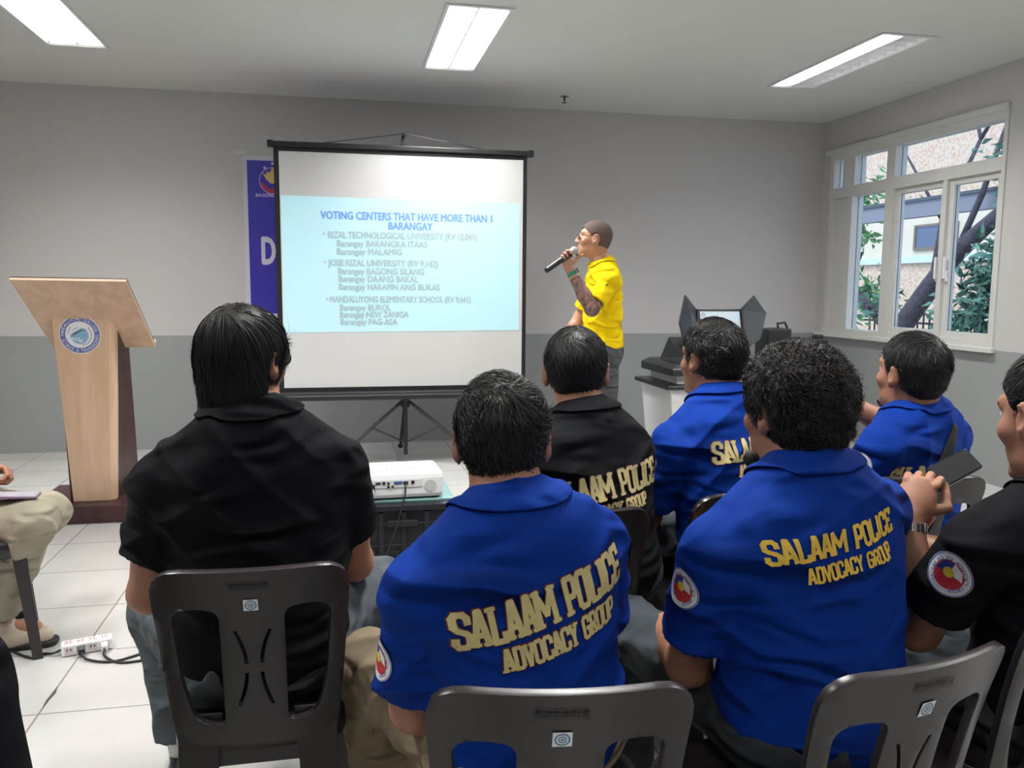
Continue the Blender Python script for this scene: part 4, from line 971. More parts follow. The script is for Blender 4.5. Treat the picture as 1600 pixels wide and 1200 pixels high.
# ---------------------------------------------------------------- projection screen
BLK = mat('black_enamel', (.012, .012, .014, 1), .4); SCR = mat('matte_white_screen', (.53, .535, .54, 1), .9)
YS = 6.10
sc = empty('projection_screen', (.47, YS+.12, 0), 'large tripod projection screen with black border standing before the front wall', 'projection screen')
xa, xb, za, zb = -.43, 1.365, .56, 2.24
MB().bb((xa, YS, za), (xb, YS+.004, zb+.03)).build('border', BLK, sc)
fab = MB().bb((xa+.035, YS-.003, za+.03), (xb-.03, YS, zb)).build('fabric', SCR, sc)
m = MB(); m.bb((xa-.025, YS-.025, zb+.03), (xb+.03, YS+.02, zb+.065)); m.build('top_bar', BLK, sc, bevel=.005)
for x in (xa-.02, xb+.025): MB().bb((x-.02, YS-.03, zb+.025), (x+.02, YS+.025, zb+.07)).build('end_cap', BLK, sc, bevel=.004)
m = MB(); m.bb((xa-.03, YS-.045, za-.065), (xb+.03, YS+.045, za)); m.build('roller_case', BLK, sc, bevel=.012)
MB().bb((xa, YS-.047, za-.035), (xb, YS-.045, za-.02)).build('case_stripe', mat('dark_grey_stripe', (.07, .07, .085, 1), .5), sc)
xc, yc = .47, YS+.10
m = MB(); m.cyl((xc, yc, .06), (xc, yc, 1.45), .016); m.build('lower_tube', BLK, sc, smooth=False)
m = MB(); m.bb((xc-.012, yc-.012, 1.4), (xc+.012, yc+.012, zb+.15)); m.build('upper_tube', BLK, sc)
m = MB(); m.tube([(xc, yc, zb+.15), (xc, YS+.03, zb+.155), (xc, YS-.02, zb+.14)], .012, 8); m.build('hook', BLK, sc)
m = MB(); m.bb((xc-.02, YS+.03, .47), (xc+.02, yc+.03, .56)); m.build('bracket', BLK, sc)
m = MB(); m.tube([(-.10, YS, zb+.065), (xc, YS-.015, zb+.15), (1.04, YS, zb+.065)], .003, 6); m.build('handle_wire', METAL, sc)
m = MB(); m.cyl((xc, yc, .42), (xc, yc, .49), .032, n=16); m.build('hub', BLK, sc)
for a in (200, 340, 90):
    c, s = math.cos(math.radians(a)), math.sin(math.radians(a)); R_ = .62 if a != 90 else .55
    m = MB(); m.tube([(xc+c*.03, yc+s*.03, .46), (xc+c*R_, yc+s*R_, .02)], .013, 8); l = m.build('leg', BLK, sc)
    m = MB(); m.tube([(xc+c*.27, yc+s*.27, .285), (xc+c*.02, yc+s*.02, .16)], .007, 6); m.build('brace', BLK, l)
    m = MB(); m.ball((xc+c*R_, yc+s*R_, .022), .022, 10); m.build('rubber_foot', BLACKR, l)
# projected slide: the projector's light is painted on as tinted, faintly glowing faces
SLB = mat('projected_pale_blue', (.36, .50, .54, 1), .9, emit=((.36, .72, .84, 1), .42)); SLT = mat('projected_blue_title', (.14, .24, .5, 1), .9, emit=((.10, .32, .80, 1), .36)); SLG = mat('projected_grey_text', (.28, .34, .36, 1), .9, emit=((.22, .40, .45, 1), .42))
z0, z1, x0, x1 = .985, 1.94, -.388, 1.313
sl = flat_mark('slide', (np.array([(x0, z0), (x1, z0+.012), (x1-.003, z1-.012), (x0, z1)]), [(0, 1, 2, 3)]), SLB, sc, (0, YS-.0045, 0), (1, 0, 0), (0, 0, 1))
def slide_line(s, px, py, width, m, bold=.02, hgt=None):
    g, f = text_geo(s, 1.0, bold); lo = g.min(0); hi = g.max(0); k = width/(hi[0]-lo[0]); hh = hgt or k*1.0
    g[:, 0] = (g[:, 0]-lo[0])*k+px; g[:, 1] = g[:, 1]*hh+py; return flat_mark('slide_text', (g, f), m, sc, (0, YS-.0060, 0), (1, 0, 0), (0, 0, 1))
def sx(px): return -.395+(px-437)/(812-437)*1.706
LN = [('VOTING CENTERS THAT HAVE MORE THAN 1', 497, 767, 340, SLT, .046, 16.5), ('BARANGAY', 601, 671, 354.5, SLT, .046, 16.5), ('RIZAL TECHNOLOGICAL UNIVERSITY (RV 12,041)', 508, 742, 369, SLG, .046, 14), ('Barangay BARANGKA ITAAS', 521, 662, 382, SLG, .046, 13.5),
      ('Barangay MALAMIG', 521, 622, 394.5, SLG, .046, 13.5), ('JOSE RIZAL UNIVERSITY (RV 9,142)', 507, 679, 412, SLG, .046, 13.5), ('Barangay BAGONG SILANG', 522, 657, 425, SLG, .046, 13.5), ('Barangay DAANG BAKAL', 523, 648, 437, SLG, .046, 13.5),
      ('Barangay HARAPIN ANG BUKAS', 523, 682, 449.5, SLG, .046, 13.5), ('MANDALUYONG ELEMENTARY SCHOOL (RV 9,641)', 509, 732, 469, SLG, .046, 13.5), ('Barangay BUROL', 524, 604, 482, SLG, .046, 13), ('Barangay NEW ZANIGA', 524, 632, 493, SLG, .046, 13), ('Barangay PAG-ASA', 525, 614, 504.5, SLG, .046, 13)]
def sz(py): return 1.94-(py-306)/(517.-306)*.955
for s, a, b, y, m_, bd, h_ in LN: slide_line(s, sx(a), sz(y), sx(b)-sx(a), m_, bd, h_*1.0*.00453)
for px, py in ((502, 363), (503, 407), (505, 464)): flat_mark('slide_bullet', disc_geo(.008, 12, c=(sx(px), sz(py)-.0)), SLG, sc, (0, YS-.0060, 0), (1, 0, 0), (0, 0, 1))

# ---------------------------------------------------------------- banner on the wall
TARP = mat('blue_tarpaulin', (.040, .030, .36, 1), .4, noise=(4, .1)); TWH = mat('tarpaulin_white', (.62, .60, .72, 1), .4); TGO = mat('tarpaulin_gold', (.68, .50, .16, 1), .4); TRE = mat('tarpaulin_red', (.45, .03, .08, 1), .4)
YBN = YW-.004
bn = empty('tarpaulin_banner', (0, YBN, 1.0), 'blue printed tarpaulin on the front wall, mostly hidden by the projection screen', 'banner')
MB().bb((-.735, YBN-.001, 1.05), (1.2, YBN+.002, 2.335)).build('hem', TWH, bn); sheet = MB().bb((-.700, YBN-.003, 1.09), (1.17, YBN-.001, 2.30)).build('sheet', TARP, bn)
W_ = lambda nm, g, m, o=.0: flat_mark(nm, g, m, bn, (0, YBN-.0035-o, 0), (1, 0, 0), (0, 0, 1))
ec = (-.505, 2.145)
W_('emblem_ring', disc_geo(.105, 40, .100, c=ec), TWH); a_ = [PI*(1.05+.9*k/20) for k in range(21)]
W_('emblem_wave', (np.array([(ec[0]+.098*math.cos(t), ec[1]+.098*math.sin(t)) for t in a_]), [tuple(range(21))]), TRE)
W_('emblem_wave', (np.array([(ec[0]-.098, ec[1]+.0), (ec[0]-.03, ec[1]-.06), (ec[0]+.06, ec[1]-.07), (ec[0]+.098, ec[1]-.02), (ec[0]+.03, ec[1]-.035), (ec[0]-.04, ec[1]-.01), (ec[0]-.09, ec[1]+.05)]), [(0, 1, 2, 5, 6), (2, 3, 4, 5)]), TARP, .0004)
pts = [(-.075, .055), (-.045, .06), (-.030, .03)]; sun = [(-.08, .06), (-.05, .045), (-.045, .075), (-.025, .06), (0, .105), (.025, .06), (.045, .075), (.05, .045), (.08, .06), (.06, 0), (.02, -.02), (-.02, -.02), (-.05, .01)]
W_('emblem_sunburst', (np.array([(ec[0]+a, ec[1]+b) for a, b in sun]), [tuple(range(13))]), TGO, .0008)
for a, b in ((-.06, .10), (0, .135), (.06, .10)): W_('emblem_star', disc_geo(.011, 10, c=(ec[0]+a, ec[1]+b)), TWH)
def btext(s, x, z, size, hs, bold=.03, m=TWH):
    g, f = text_geo(s, size, bold); g[:, 0] += x; g[:, 1] = g[:, 1]*hs+z; W_('banner_text', (g, f), m)
btext('BAGONG PILIPINAS', -.640, 2.018, .036, 1.0, .03); btext('Dialogue', -.612, 1.49, .155, 1.95, .05); btext('in', -.475, 1.375, .085, 1.1, .04)
o = MB().bb((-.80, YW-.003, 2.345), (-.70, YW-.0005, 2.372)).build('tape', mat('clear_tape', (.62, .61, .62, 1), .3), bn)

# ---------------------------------------------------------------- lectern
def wood(name, c1, c2, sc_=(1, 1, .12), s=9):
    m = mat(name, c1, .42, spec=.4); nt = m.node_tree; b = nt.nodes['Principled BSDF']; tc = nt.nodes.new('ShaderNodeTexCoord'); mp = nt.nodes.new('ShaderNodeMapping'); mp.inputs['Scale'].default_value = sc_
    nt.links.new(tc.outputs['Object'], mp.inputs[0]); n = nt.nodes.new('ShaderNodeTexNoise'); n.inputs['Scale'].default_value = s; n.inputs['Detail'].default_value = 7; n.inputs['Distortion'].default_value = 1.2
    nt.links.new(mp.outputs[0], n.inputs[0]); r = nt.nodes.new('ShaderNodeValToRGB'); r.color_ramp.elements[0].color = c2; r.color_ramp.elements[1].color = c1; r.color_ramp.elements[0].position = .35; r.color_ramp.elements[1].position = .6
    nt.links.new(n.outputs[0], r.inputs[0]); nt.links.new(r.outputs[0], b.inputs[0]); return m
BIR = wood('pale_birch_veneer', (.66, .46, .32, 1), (.56, .37, .24, 1)); MAH = wood('dark_red_mahogany', (.065, .028, .030, 1), (.040, .018, .020, 1), (1, .12, 1))
lt = empty('lectern', (-1.40, 5.1, 0), 'wooden lectern with a pale birch front panel, round seal and dark mahogany sides', 'lectern')
m = MB(); m.bb((-1.69, 4.86, .002), (-1.05, 5.42, .10)); m.build('base', MAH, lt, bevel=.004)
def slab(pts_low, pts_top): m_ = MB(); m_.loft([[V(*p) for p in pts_low], [V(*p) for p in pts_top]]); return m_
front = slab([(-1.482, 4.97, .101), (-1.289, 4.97, .101), (-1.289, 5.02, .101), (-1.482, 5.02, .101)], [(-1.511, 4.85, 1.235), (-1.227, 4.85, 1.235), (-1.227, 4.90, 1.235), (-1.511, 4.90, 1.235)]).build('front_panel', BIR, lt, bevel=.0015)
slab([(-1.2885, 4.975, .101), (-1.262, 5.00, .101), (-1.262, 5.05, .101), (-1.2885, 5.05, .101)], [(-1.2265, 4.855, 1.23), (-1.196, 4.88, 1.22), (-1.196, 4.93, 1.17), (-1.2265, 4.93, 1.17)]).build('front_edge', BIR, lt, bevel=.001)
slab([(-1.285, 5.03, .101), (-1.262, 5.03, .101), (-1.215, 5.34, .101), (-1.238, 5.34, .101)], [(-1.222, 4.94, 1.15), (-1.198, 4.94, 1.15), (-1.190, 5.12, 1.02), (-1.214, 5.12, 1.02)]).build('side_panel', MAH, lt, bevel=.001)
slab([(-1.505, 5.0, .101), (-1.483, 5.0, .101), (-1.49, 5.34, .101), (-1.515, 5.34, .101)], [(-1.505, 4.91, 1.17), (-1.483, 4.91, 1.17), (-1.483, 5.12, 1.02), (-1.505, 5.12, 1.02)]).build('side_panel', MAH, lt, bevel=.001)
a0, a1, b0, b1 = V(-1.611, 4.60, 1.336), V(-1.067, 4.60, 1.331), V(-1.577, 5.08, .963), V(-1.038, 5.08, .959)
nn = unit(np.cross(a1-a0, b0-a0)); nn = nn if nn[2] > 0 else -nn
m = MB(); m.loft([[a0, a1, b1, b0], [p+nn*.014 for p in (a0, a1, b1, b0)]]); m.build('top', BIR, lt, bevel=.001)
m = MB(); m.loft([[p+nn*.0142 for p in (a0, a1, b1, b0)], [p+nn*.022 for p in (a0, a1, b1, b0)]]); m.build('top_laminate', MAH, lt)
m = MB(); m.loft([[b0+nn*.022, b1+nn*.022, b1+nn*.022+unit(a1-b1)*.015, b0+nn*.022+unit(a0-b0)*.015], [b0+nn*.045, b1+nn*.045, b1+nn*.045+unit(a1-b1)*.015, b0+nn*.045+unit(a0-b0)*.015]]); m.build('paper_stop', BIR, lt)
# seal on the front panel
fu = V(1, 0, 0); fw = unit(V(0, 4.85-4.97, 1.134)); so_ = V(-1.375, 4.97-.12*(1.046-.101)/1.134, 1.046); fn = np.cross(fu, fw)
SW = mat('seal_white', (.74, .74, .78, 1), .5); SB = mat('seal_blue', (.10, .14, .36, 1), .5); SG = mat('seal_globe', (.22, .42, .58, 1), .5); SD = mat('seal_dark', (.06, .08, .14, 1), .5)
RS = .104
S_ = lambda nm, g, m, k: flat_mark(nm, g, m, front, so_, fu, fw, .0015+k*.0008)
seal = S_('seal', disc_geo(RS, 48), SW, 0); S_('seal_band', disc_geo(RS*.96, 48, RS*.70), SB, 1); S_('seal_globe', disc_geo(RS*.44, 36, c=(-RS*.02, -RS*.05)), SG, 1)
S_('seal_swoosh', (np.array([(-.60, -.12), (-.35, .22), (.05, .42), (.42, .45), (.10, .36), (-.28, .14)])*RS, [(0, 1, 2, 3, 4, 5)]), SW, 3)
S_('seal_swoosh', (np.array([(-.46, -.10), (-.25, .10), (.05, .25), (.40, .28), (.05, .18), (-.22, .02)])*RS, [(0, 1, 2, 3, 4, 5)]), SD, 2)
S_('seal_figures', merge_geo(*[(np.array([(x, y), (x+.05, y), (x+.05, y+h), (x, y+h)])*RS, [(0, 1, 2, 3)]) for x, y, h in ((-.40, -.28, .14), (-.32, -.28, .14), (-.22, -.34, .2), (-.1, -.36, .22), (-.02, -.40, .14), (.06, -.40, .18))]), SW, 3)
S_('seal_laurel', merge_geo(*[disc_geo(RS*.035, 8, c=(RS*.56*math.cos(t), RS*.56*math.sin(t))) for t in [math.radians(-75+k*14) for k in range(9)]+[math.radians(140+k*13) for k in range(3)]]), SD, 1)
S_('seal_writing', arc_text('MANDALUYONG COLLEGE OF', RS*.83, RS*.22, PI*1.02, -PI*.10), SW, 3); S_('seal_writing', arc_text('SCIENCE & TECHNOLOGY', RS*.83, RS*.21, PI*1.08, PI*1.92, inward=True), SW, 3)

# ---------------------------------------------------------------- crate, projector, leads
CR = mat('black_ribbed_plastic', (.014, .016, .022, 1), .45); TEAL = mat('pale_teal_lid', (.22, .42, .40, 1), .2, spec=.6)
ct = empty('rolling_crate', (.24, 3.36, 0), 'black folding rolling crate carrying the projector, pale teal lid', 'crate')
x0, x1, y0, y1, zt = .045, .425, 3.22, 3.60, .455
m = MB()
for a, b in (((x0, y0), (x1, y0+.012)), ((x0, y1-.012), (x1, y1)), ((x0, y0), (x0+.012, y1)), ((x1-.012, y0), (x1, y1))): m.bb((a[0], a[1], .04), (b[0], b[1], zt))
m.bb((x0, y0, .04), (x1, y1, .055)); m.build('body', CR, ct, bevel=.003)
m = MB()
for k in range(5): x = x0+.0+k*(x1-x0-.02)/4; m.bb((x, y0-.010, .05), (x+.02, y0, zt-.02))
for z in (.06, .17, .30, .385): m.bb((x0, y0-.008, z), (x1, y0, z+.008))
for k in range(4):
    y = y0+.02+k*(y1-y0-.06)/3; m.bb((x0-.008, y, .05), (x0, y+.02, zt-.02)); m.bb((x1, y, .05), (x1+.008, y+.02, zt-.02))
for x in (.20, .245): m.bb((x, y0-.014, .09), (x+.012, y0, .28))
m.build('ribs', CR, ct, bevel=.002)
m = MB(); m.bb((x0-.008, y0-.016, zt-.012), (x1+.008, y1+.01, zt+.012)); m.build('rim', CR, ct, bevel=.004)
m = MB(); m.bb((.17, y0-.022, zt-.075), (.29, y0-.010, zt-.050)); m.build('handle', CR, ct, bevel=.003)
MB().bb((x0-.012, y0+.03, zt+.012), (x1+.012, y1, zt+.022)).build('lid', TEAL, ct, bevel=.002)
for x in (x0+.03, x1-.03):
    for y in (y0+.04, y1-.04): m = MB(); m.cyl((x-.012, y, .022), (x+.012, y, .022), .022, n=16); m.build('wheel', BLACKR, ct)
m = MB()
for x in (x0+.06, x1-.06): m.tube([(x, y1+.012, .05), (x, y1+.012, .47)], .006, 8)
m.tube([(x0+.06, y1+.012, .47), (x1-.06, y1+.012, .47)], .008, 8); m.build('pull_handle', METAL, ct)
PW = mat('white_projector_case', (.78, .79, .80, 1), .4); DK = mat('port_black', (.015, .015, .018, 1), .5); VGA = mat('port_blue', (.05, .10, .32, 1), .5); GV = mat('vent_grey', (.50, .51, .52, 1), .6)
pj = empty('projector', (.245, 3.38, .48), 'white digital projector on the black crate, its socket panel facing back', 'projector')
pu = V(math.cos(.03), math.sin(.03), 0); pf = V(-math.sin(.03), math.cos(.03), 0); po = V(.245, 3.245, .480); q3 = lambda x, y, z: po+pu*x+pf*y+UP*z
m = MB(); rp = rpoly([(-.155, 0), (.155, 0), (.150, .24), (-.145, .24)], .028, 6)
m.loft([[q3(a*.97, b+.004, .006) for a, b in rp], [q3(a, b, .02) for a, b in rp], [q3(a, b, .082) for a, b in rp], [q3(a*.975, b*.97+.004, .098) for a, b in rp], [q3(a*.93, b*.93+.008, .103) for a, b in rp]])
pc = m.build('case', PW, pj, bevel=.004)
for a, b in ((-.12, .03), (.12, .03), (0, .2)): m = MB(); m.cyl(q3(a, b, -.003), q3(a, b, .012), .012); m.build('foot', BLACKR, pj)
m = MB(); m.box(q3(-.03, -.001, .064), (.19, .004, .030), [pu, pf, UP]); pan = m.build('socket_panel', mat('panel_white', (.66, .67, .68, 1), .5), pj)
def port(x, z, w, h, mm): m = MB(); m.box(q3(x, -.0035, z), (w, .004, h), [pu, pf, UP]); m.build('socket', mm, pj)
port(-.108, .068, .020, .008, DK); port(-.086, .068, .012, .011, DK); port(-.030, .068, .034, .010, VGA); port(.0, .066, .018, .012, DK); port(.028, .068, .012, .012, DK)
for x, z in ((-.068, .067), (-.068, .053), (-.052, .053)): m = MB(); m.cyl(q3(x, -.006, z), q3(x, 0, z), .0052, n=12); m.build('socket', DK, pj)
m = MB(); m.box(q3(-.132, -.001, .048), (.022, .010, .030), [pu, pf, UP]); m.build('power_inlet', DK, pj)
m = MB(); m.cyl(q3(.098, -.002, .050), q3(.098, .0, .050), .024, n=28); m.build('speaker_grille', GV, pj)
m = MB(); m.cyl(q3(-.05, .185, .1025), q3(-.05, .185, .105), .022, n=24); m.build('focus_ring', GV, pj)
m = MB(); m.cyl(q3(-.06, .23, .055), q3(-.06, .255, .055), .026, n=24); m.build('lens', DK, pj)
m = MB(); m.box(q3(.03, .10, .1045), (.05, .01, .001), [pu, pf, UP])
for k in range(4): m.box(q3(-.09+k*.02, .07, .1045), (.009, .007, .0015), [pu, pf, UP])
m.build('buttons', GV, pj)
def cable(name, pts, r, m, label, cat='cable'):
    P = [V(*p) for p in pts]; out = []
    P = [P[0]]+P+[P[-1]]
    for i in range(1, len(P)-2):
        for k in range(8):
            t = k/8; a, b, c, d = P[i-1], P[i], P[i+1], P[i+2]
            out.append(.5*((2*b)+(-a+c)*t+(2*a-5*b+4*c-d)*t*t+(-a+3*b-3*c+d)*t**3))
    out.append(P[-2]); mb = MB(); mb.tube(out, r, 8); o = mb.build(name, m, smooth=True); return tag(o, label, cat)
GC = mat('grey_cable', (.35, .35, .36, 1), .5)
cable('video_cable', [q3(0, -.004, .066), q3(-.003, -.02, .055), q3(-.012, -.035, .0), (.17, 3.17, .30), (.06, 3.13, .10), (-.02, 3.10, .015), (-.35, 3.1, .006)], .0032, BLACKR, 'thin black video cable hanging from the projector over the crate')
cable('power_cable', [q3(-.132, -.008, .048), q3(-.135, -.04, .03), (.03, 3.16, .42), (-.02, 3.13, .34), (-.10, 3.08, .1), (-.30, 3.02, .006), (-.6, 2.98, .006)], .0035, GC, 'grey power cable drooping from the left side of the projector')
# power strip on the floor
ps = empty('power_strip', (-.915, 3.14, 0), 'white power strip with plugs lying on the floor tiles', 'power strip')
su = unit(V(.155, .045, 0)); sf = np.cross(UP, su); s0 = V(-.915, 3.13, 0); s3 = lambda x, y, z: s0+su*x+sf*y+UP*z
m = MB(); m.box(s3(0, 0, .022), (.165, .055, .040), [su, sf, UP]); m.build('housing', PW, ps, bevel=.004)
PK = mat('pinkish_socket', (.60, .52, .52, 1), .5)
for k in range(4):
    x = -.058+k*.038; m = MB(); m.box(s3(x, -.0005, .0425), (.030, .040, .002), [su, sf, UP]); fc = m.build('socket', PK, ps)
    m = MB(); m.box(s3(x-.006, -.002, .0438), (.003, .010, .001), [su, sf, UP]); m.box(s3(x+.006, -.002, .0438), (.003, .010, .001), [su, sf, UP]); m.build('slots', DK, fc)
    m = MB(); m.box(s3(x, -.0285, .022), (.028, .002, .028), [su, sf, UP]); fc = m.build('socket', PK, ps); m = MB(); m.box(s3(x-.006, -.030, .026), (.004, .001, .007), [su, sf, UP]); m.box(s3(x+.006, -.030, .026), (.004, .001, .007), [su, sf, UP]); m.build('slots', DK, fc)
for x, mm, nm in ((-.018, DK, 'black plug pushed into the power strip'), (.055, PW, 'white plug pushed into the end of the power strip')):
    m = MB(); m.loft([[s3(x-.012, -.031, .010), s3(x+.012, -.031, .010), s3(x+.012, -.031, .036), s3(x-.012, -.031, .036)], [s3(x-.010, -.062, .012), s3(x+.010, -.062, .012), s3(x+.010, -.062, .032), s3(x-.010, -.062, .032)]]); tag(m.build('plug', mm, bevel=.003), nm, 'plug')
cable('plug_cable', [s3(-.018, -.062, .02), s3(.0, -.10, .008), s3(.08, -.15, .005), s3(.2, -.12, .005), (-.55, 3.12, .005), (-.35, 3.1, .005)], .0045, BLACKR, 'black cable curving from the black plug across the floor tiles')
cable('plug_cable', [s3(.055, -.062, .02), s3(.055, -.10, .008), s3(.10, -.17, .005), s3(.19, -.19, .005), (-.60, 3.0, .005), (-.4, 2.98, .005)], .0045, BLACKR, 'black cable looping from the white plug across the floor tiles')
cable('strip_cable', [s3(-.083, 0, .02), s3(-.11, .0, .012), s3(-.14, .03, .005), s3(-.2, .04, .005), (-1.5, 3.5, .005)], .0045, BLACKR, 'black supply cable leaving the left end of the power strip')
# chipped tile joint
m = MB(); m.prism([(-.932, 2.86), (-.922, 2.81), (-.927, 2.76), (-.931, 2.70), (-.936, 2.76), (-.933, 2.82)], (0, 0, .0004), (1, 0, 0), (0, 1, 0), (0, 0, .0006)); o = m.build('trim_3', mat('chipped_mortar', (.06, .05, .045, 1), .9)); o['kind'] = 'structure'

# ---------------------------------------------------------------- voting machine on its ballot box
VB = mat('voting_machine_black', (.022, .024, .028, 1), .4); VG = mat('voting_machine_grey', (.10, .11, .12, 1), .5); WB = mat('ballot_box_white', (.74, .74, .74, 1), .45)
VS = mat('lit_display', (.3, .35, .4, 1), .2, emit=((.55, .66, .75, 1), .55)); PP_ = mat('paper_white', (.78, .78, .78, 1), .8)
bx = empty('ballot_box', (2.42, 5.40, 0), 'white ballot box with a black lid beneath the voting machine', 'ballot box')
m = MB(); m.loft([[V(2.19, 5.15, .02), V(2.72, 5.15, .02), V(2.72, 5.65, .02), V(2.19, 5.65, .02)], [V(2.13, 5.12, .655), V(2.76, 5.12, .655), V(2.76, 5.68, .655), V(2.13, 5.68, .655)]]); bd = m.build('body', WB, bx, bevel=.01)
m = MB(); m.loft([[V(2.33, 5.146, .05), V(2.66, 5.146, .05), V(2.66, 5.148, .05), V(2.33, 5.148, .05)], [V(2.30, 5.113, .62), V(2.62, 5.113, .62), V(2.62, 5.116, .62), V(2.30, 5.116, .62)]]); m.build('front_window', mat('smoky_panel', (.16, .15, .14, 1), .35), bx)
m = MB(); m.prism(rpoly([(2.08, 5.07), (2.80, 5.07), (2.80, 5.70), (2.08, 5.70)], .03), (0, 0, .655), (1, 0, 0), (0, 1, 0), (0, 0, .03)); m.build('lid', VB, bx, bevel=.01)
m = MB(); m.bb((2.26, 5.055, .635), (2.36, 5.072, .668)); m.build('latch', STEEL, bx, bevel=.003)
MB().bb((2.18, 5.14, .685), (2.74, 5.62, .745)).build('collar', WB, bx, bevel=.005)
vm = empty('voting_machine', (2.45, 5.4, .75), 'black voting machine with two raised privacy flaps around a lit display', 'voting machine')
m = MB(); m.loft([[V(2.12, 5.08, .745), V(2.78, 5.08, .745), V(2.78, 5.66, .745), V(2.12, 5.66, .745)], [V(2.12, 5.08, .79), V(2.78, 5.08, .79), V(2.78, 5.66, .80), V(2.12, 5.66, .80)], [V(2.17, 5.14, .815), V(2.73, 5.14, .815), V(2.73, 5.62, .83), V(2.17, 5.62, .83)]]); m.build('base', VB, vm, bevel=.006)
m = MB(); m.loft([[V(2.22, 5.18, .82), V(2.68, 5.18, .82), V(2.68, 5.56, .82), V(2.22, 5.56, .82)], [V(2.26, 5.20, .865), V(2.66, 5.20, .865), V(2.66, 5.50, .98), V(2.26, 5.50, .98)]]); m.build('tray', VB, vm, bevel=.006)
m = MB(); m.box((2.34, 5.218, .905), (.11, .003, .055), [V(1, 0, 0), unit(V(0, 1, -.5)), unit(V(0, .5, 1))]); m.build('receipt', PP_, vm)
sx_, sf_, su_ = V(.995, -.02, 0), V(.02, .95, -.28), V(0, .28, .96); sc0 = V(2.61, 5.42, 1.03)
m = MB(); m.box(sc0, (.335, .03, .30), [sx_, sf_, su_]); sd_ = m.build('display_housing', VB, vm, bevel=.005)
m = MB(); m.box(sc0-sf_*.017, (.295, .003, .255), [sx_, sf_, su_]); m.build('display', VS, sd_)
flat_mark('display_mark', merge_geo(disc_geo(.012, 16, .008, c=(-.125, .105)), (np.array([(-.12, -.06), (-.06, -.06), (-.06, .0), (-.12, .0)]), [(0, 1, 2, 3)])), VG, sd_, sc0-sf_*.019, sx_, su_, .001)
m = MB(); L0, L1 = sc0-sx_*.165-su_*.15, sc0-sx_*.165+su_*.15
m.loft([[L0, L1, V(2.255, 5.22, 1.275), V(2.185, 5.14, 1.095), V(2.25, 5.20, .95)], [p+V(-.006, .004, 0) for p in (L0, L1, V(2.255, 5.22, 1.275), V(2.185, 5.14, 1.095), V(2.25, 5.20, .95))]]); m.build('privacy_flap', VB, vm)
R0, R1 = sc0+sx_*.165-su_*.15, sc0+sx_*.165+su_*.15; pts = (R0, R1, V(2.775, 5.27, 1.275), V(2.845, 5.22, 1.155), V(2.82, 5.24, .975))
m = MB(); m.loft([list(pts), [p+V(.006, .004, 0) for p in pts]]); m.build('privacy_flap', VG, vm)
tb = empty('folding_table', (3.35, 5.7, 0), 'dark folding table behind the seated men by the window wall', 'table')
MB().bb((2.86, 5.42, .80), (3.62, 6.0, .83)).build('tabletop', VG, tb, bevel=.004)
for x in (2.92, 3.40):
    for y in (5.48, 5.94): MB().cyl((x, y, 0), (x, y, .80), .014, n=10).build('leg', METAL, tb)
vc = empty('equipment_case', (3.1, 5.6, .83), 'black equipment case with a carry handle beside the voting machine', 'case')
m = MB(); m.bb((3.0, 5.46, .832), (3.19, 5.66, 1.035)); m.build('shell', VB, vc, bevel=.015); m = MB(); m.tube([(3.10, 5.50, 1.035), (3.09, 5.50, 1.07), (3.15, 5.50, 1.078), (3.17, 5.50, 1.035)], .009, 8); m.build('handle', VB, vc)
m = MB(); m.bb((3.42, 5.52, .832), (3.52, 5.66, .955)); m.bb((3.44, 5.55, .95), (3.50, 5.62, .985)); tag(m.build('equipment_box', VB, bevel=.01), 'small black equipment box to the right of the carry-handle case', 'box')
# ---------------------------------------------------------------- lettering, badges and things held
def on_back(pr, dx, dz, tilt=0, yaw=0):
    """frame on the back of the shirt: origin right/up from the neck base, reading direction tilted"""
    N = pr['J']['N']; r, u, f = pr['r'], pr['u'], pr['f']
    a = math.radians(tilt); uu = r*math.cos(a)+u*math.sin(a); ww = u*math.cos(a)-r*math.sin(a)
    return N+r*dx+u*dz-f*.14, uu, ww
o, uu, ww = on_back(P2, -.008, -.112, 5); back_text(P2, o, uu, ww, .335, .068, .235, .042, .064, .012)
o, uu, ww = on_back(P3, -.03, -.155, 2); back_text(P3, o, uu, ww, .36, .072, .23, .036, .062, .0)
o, uu, ww = on_back(P4, .02, -.130, 0); back_text(P4, o, uu, ww, .36, .068, .22, .038, .062, .0)
o, uu, ww = on_back(P5, -.052, -.070, 4); back_text(P5, o, uu, ww, .275, .044, .195, .030, .046, .012, serif=False, m=GOLDY, t1=.0075, t2=.005, edge=False)
o, uu, ww = on_back(P6, -.06, -.135, 0); back_text(P6, o, uu, ww, .34, .060, .19, .036, .052, .0)
o, uu, ww = on_back(P7, .05, -.17, 0); back_text(P7, o, uu, ww, .30, .060, .20, .036, .056, .0)
def arm_badge(pr, side, t, nvec, rad=.038):
    S_, E_ = pr['J']['S'+side], pr['J']['E'+side]; p = lerp(S_, E_, t); return sleeve_badge(pr, p, nvec, S_-E_, rad)
arm_badge(P2, 'L', .50, (-.95, -.25, .0)); arm_badge(P5, 'L', .28, (-.9, -.35, .1)); arm_badge(P7, 'L', .30, (-.80, -.55, .2), .043)
arm_badge(P3, 'R', .25, (.95, -.3, .1)); arm_badge(P6, 'L', .25, (-.8, -.45, .1), .036)
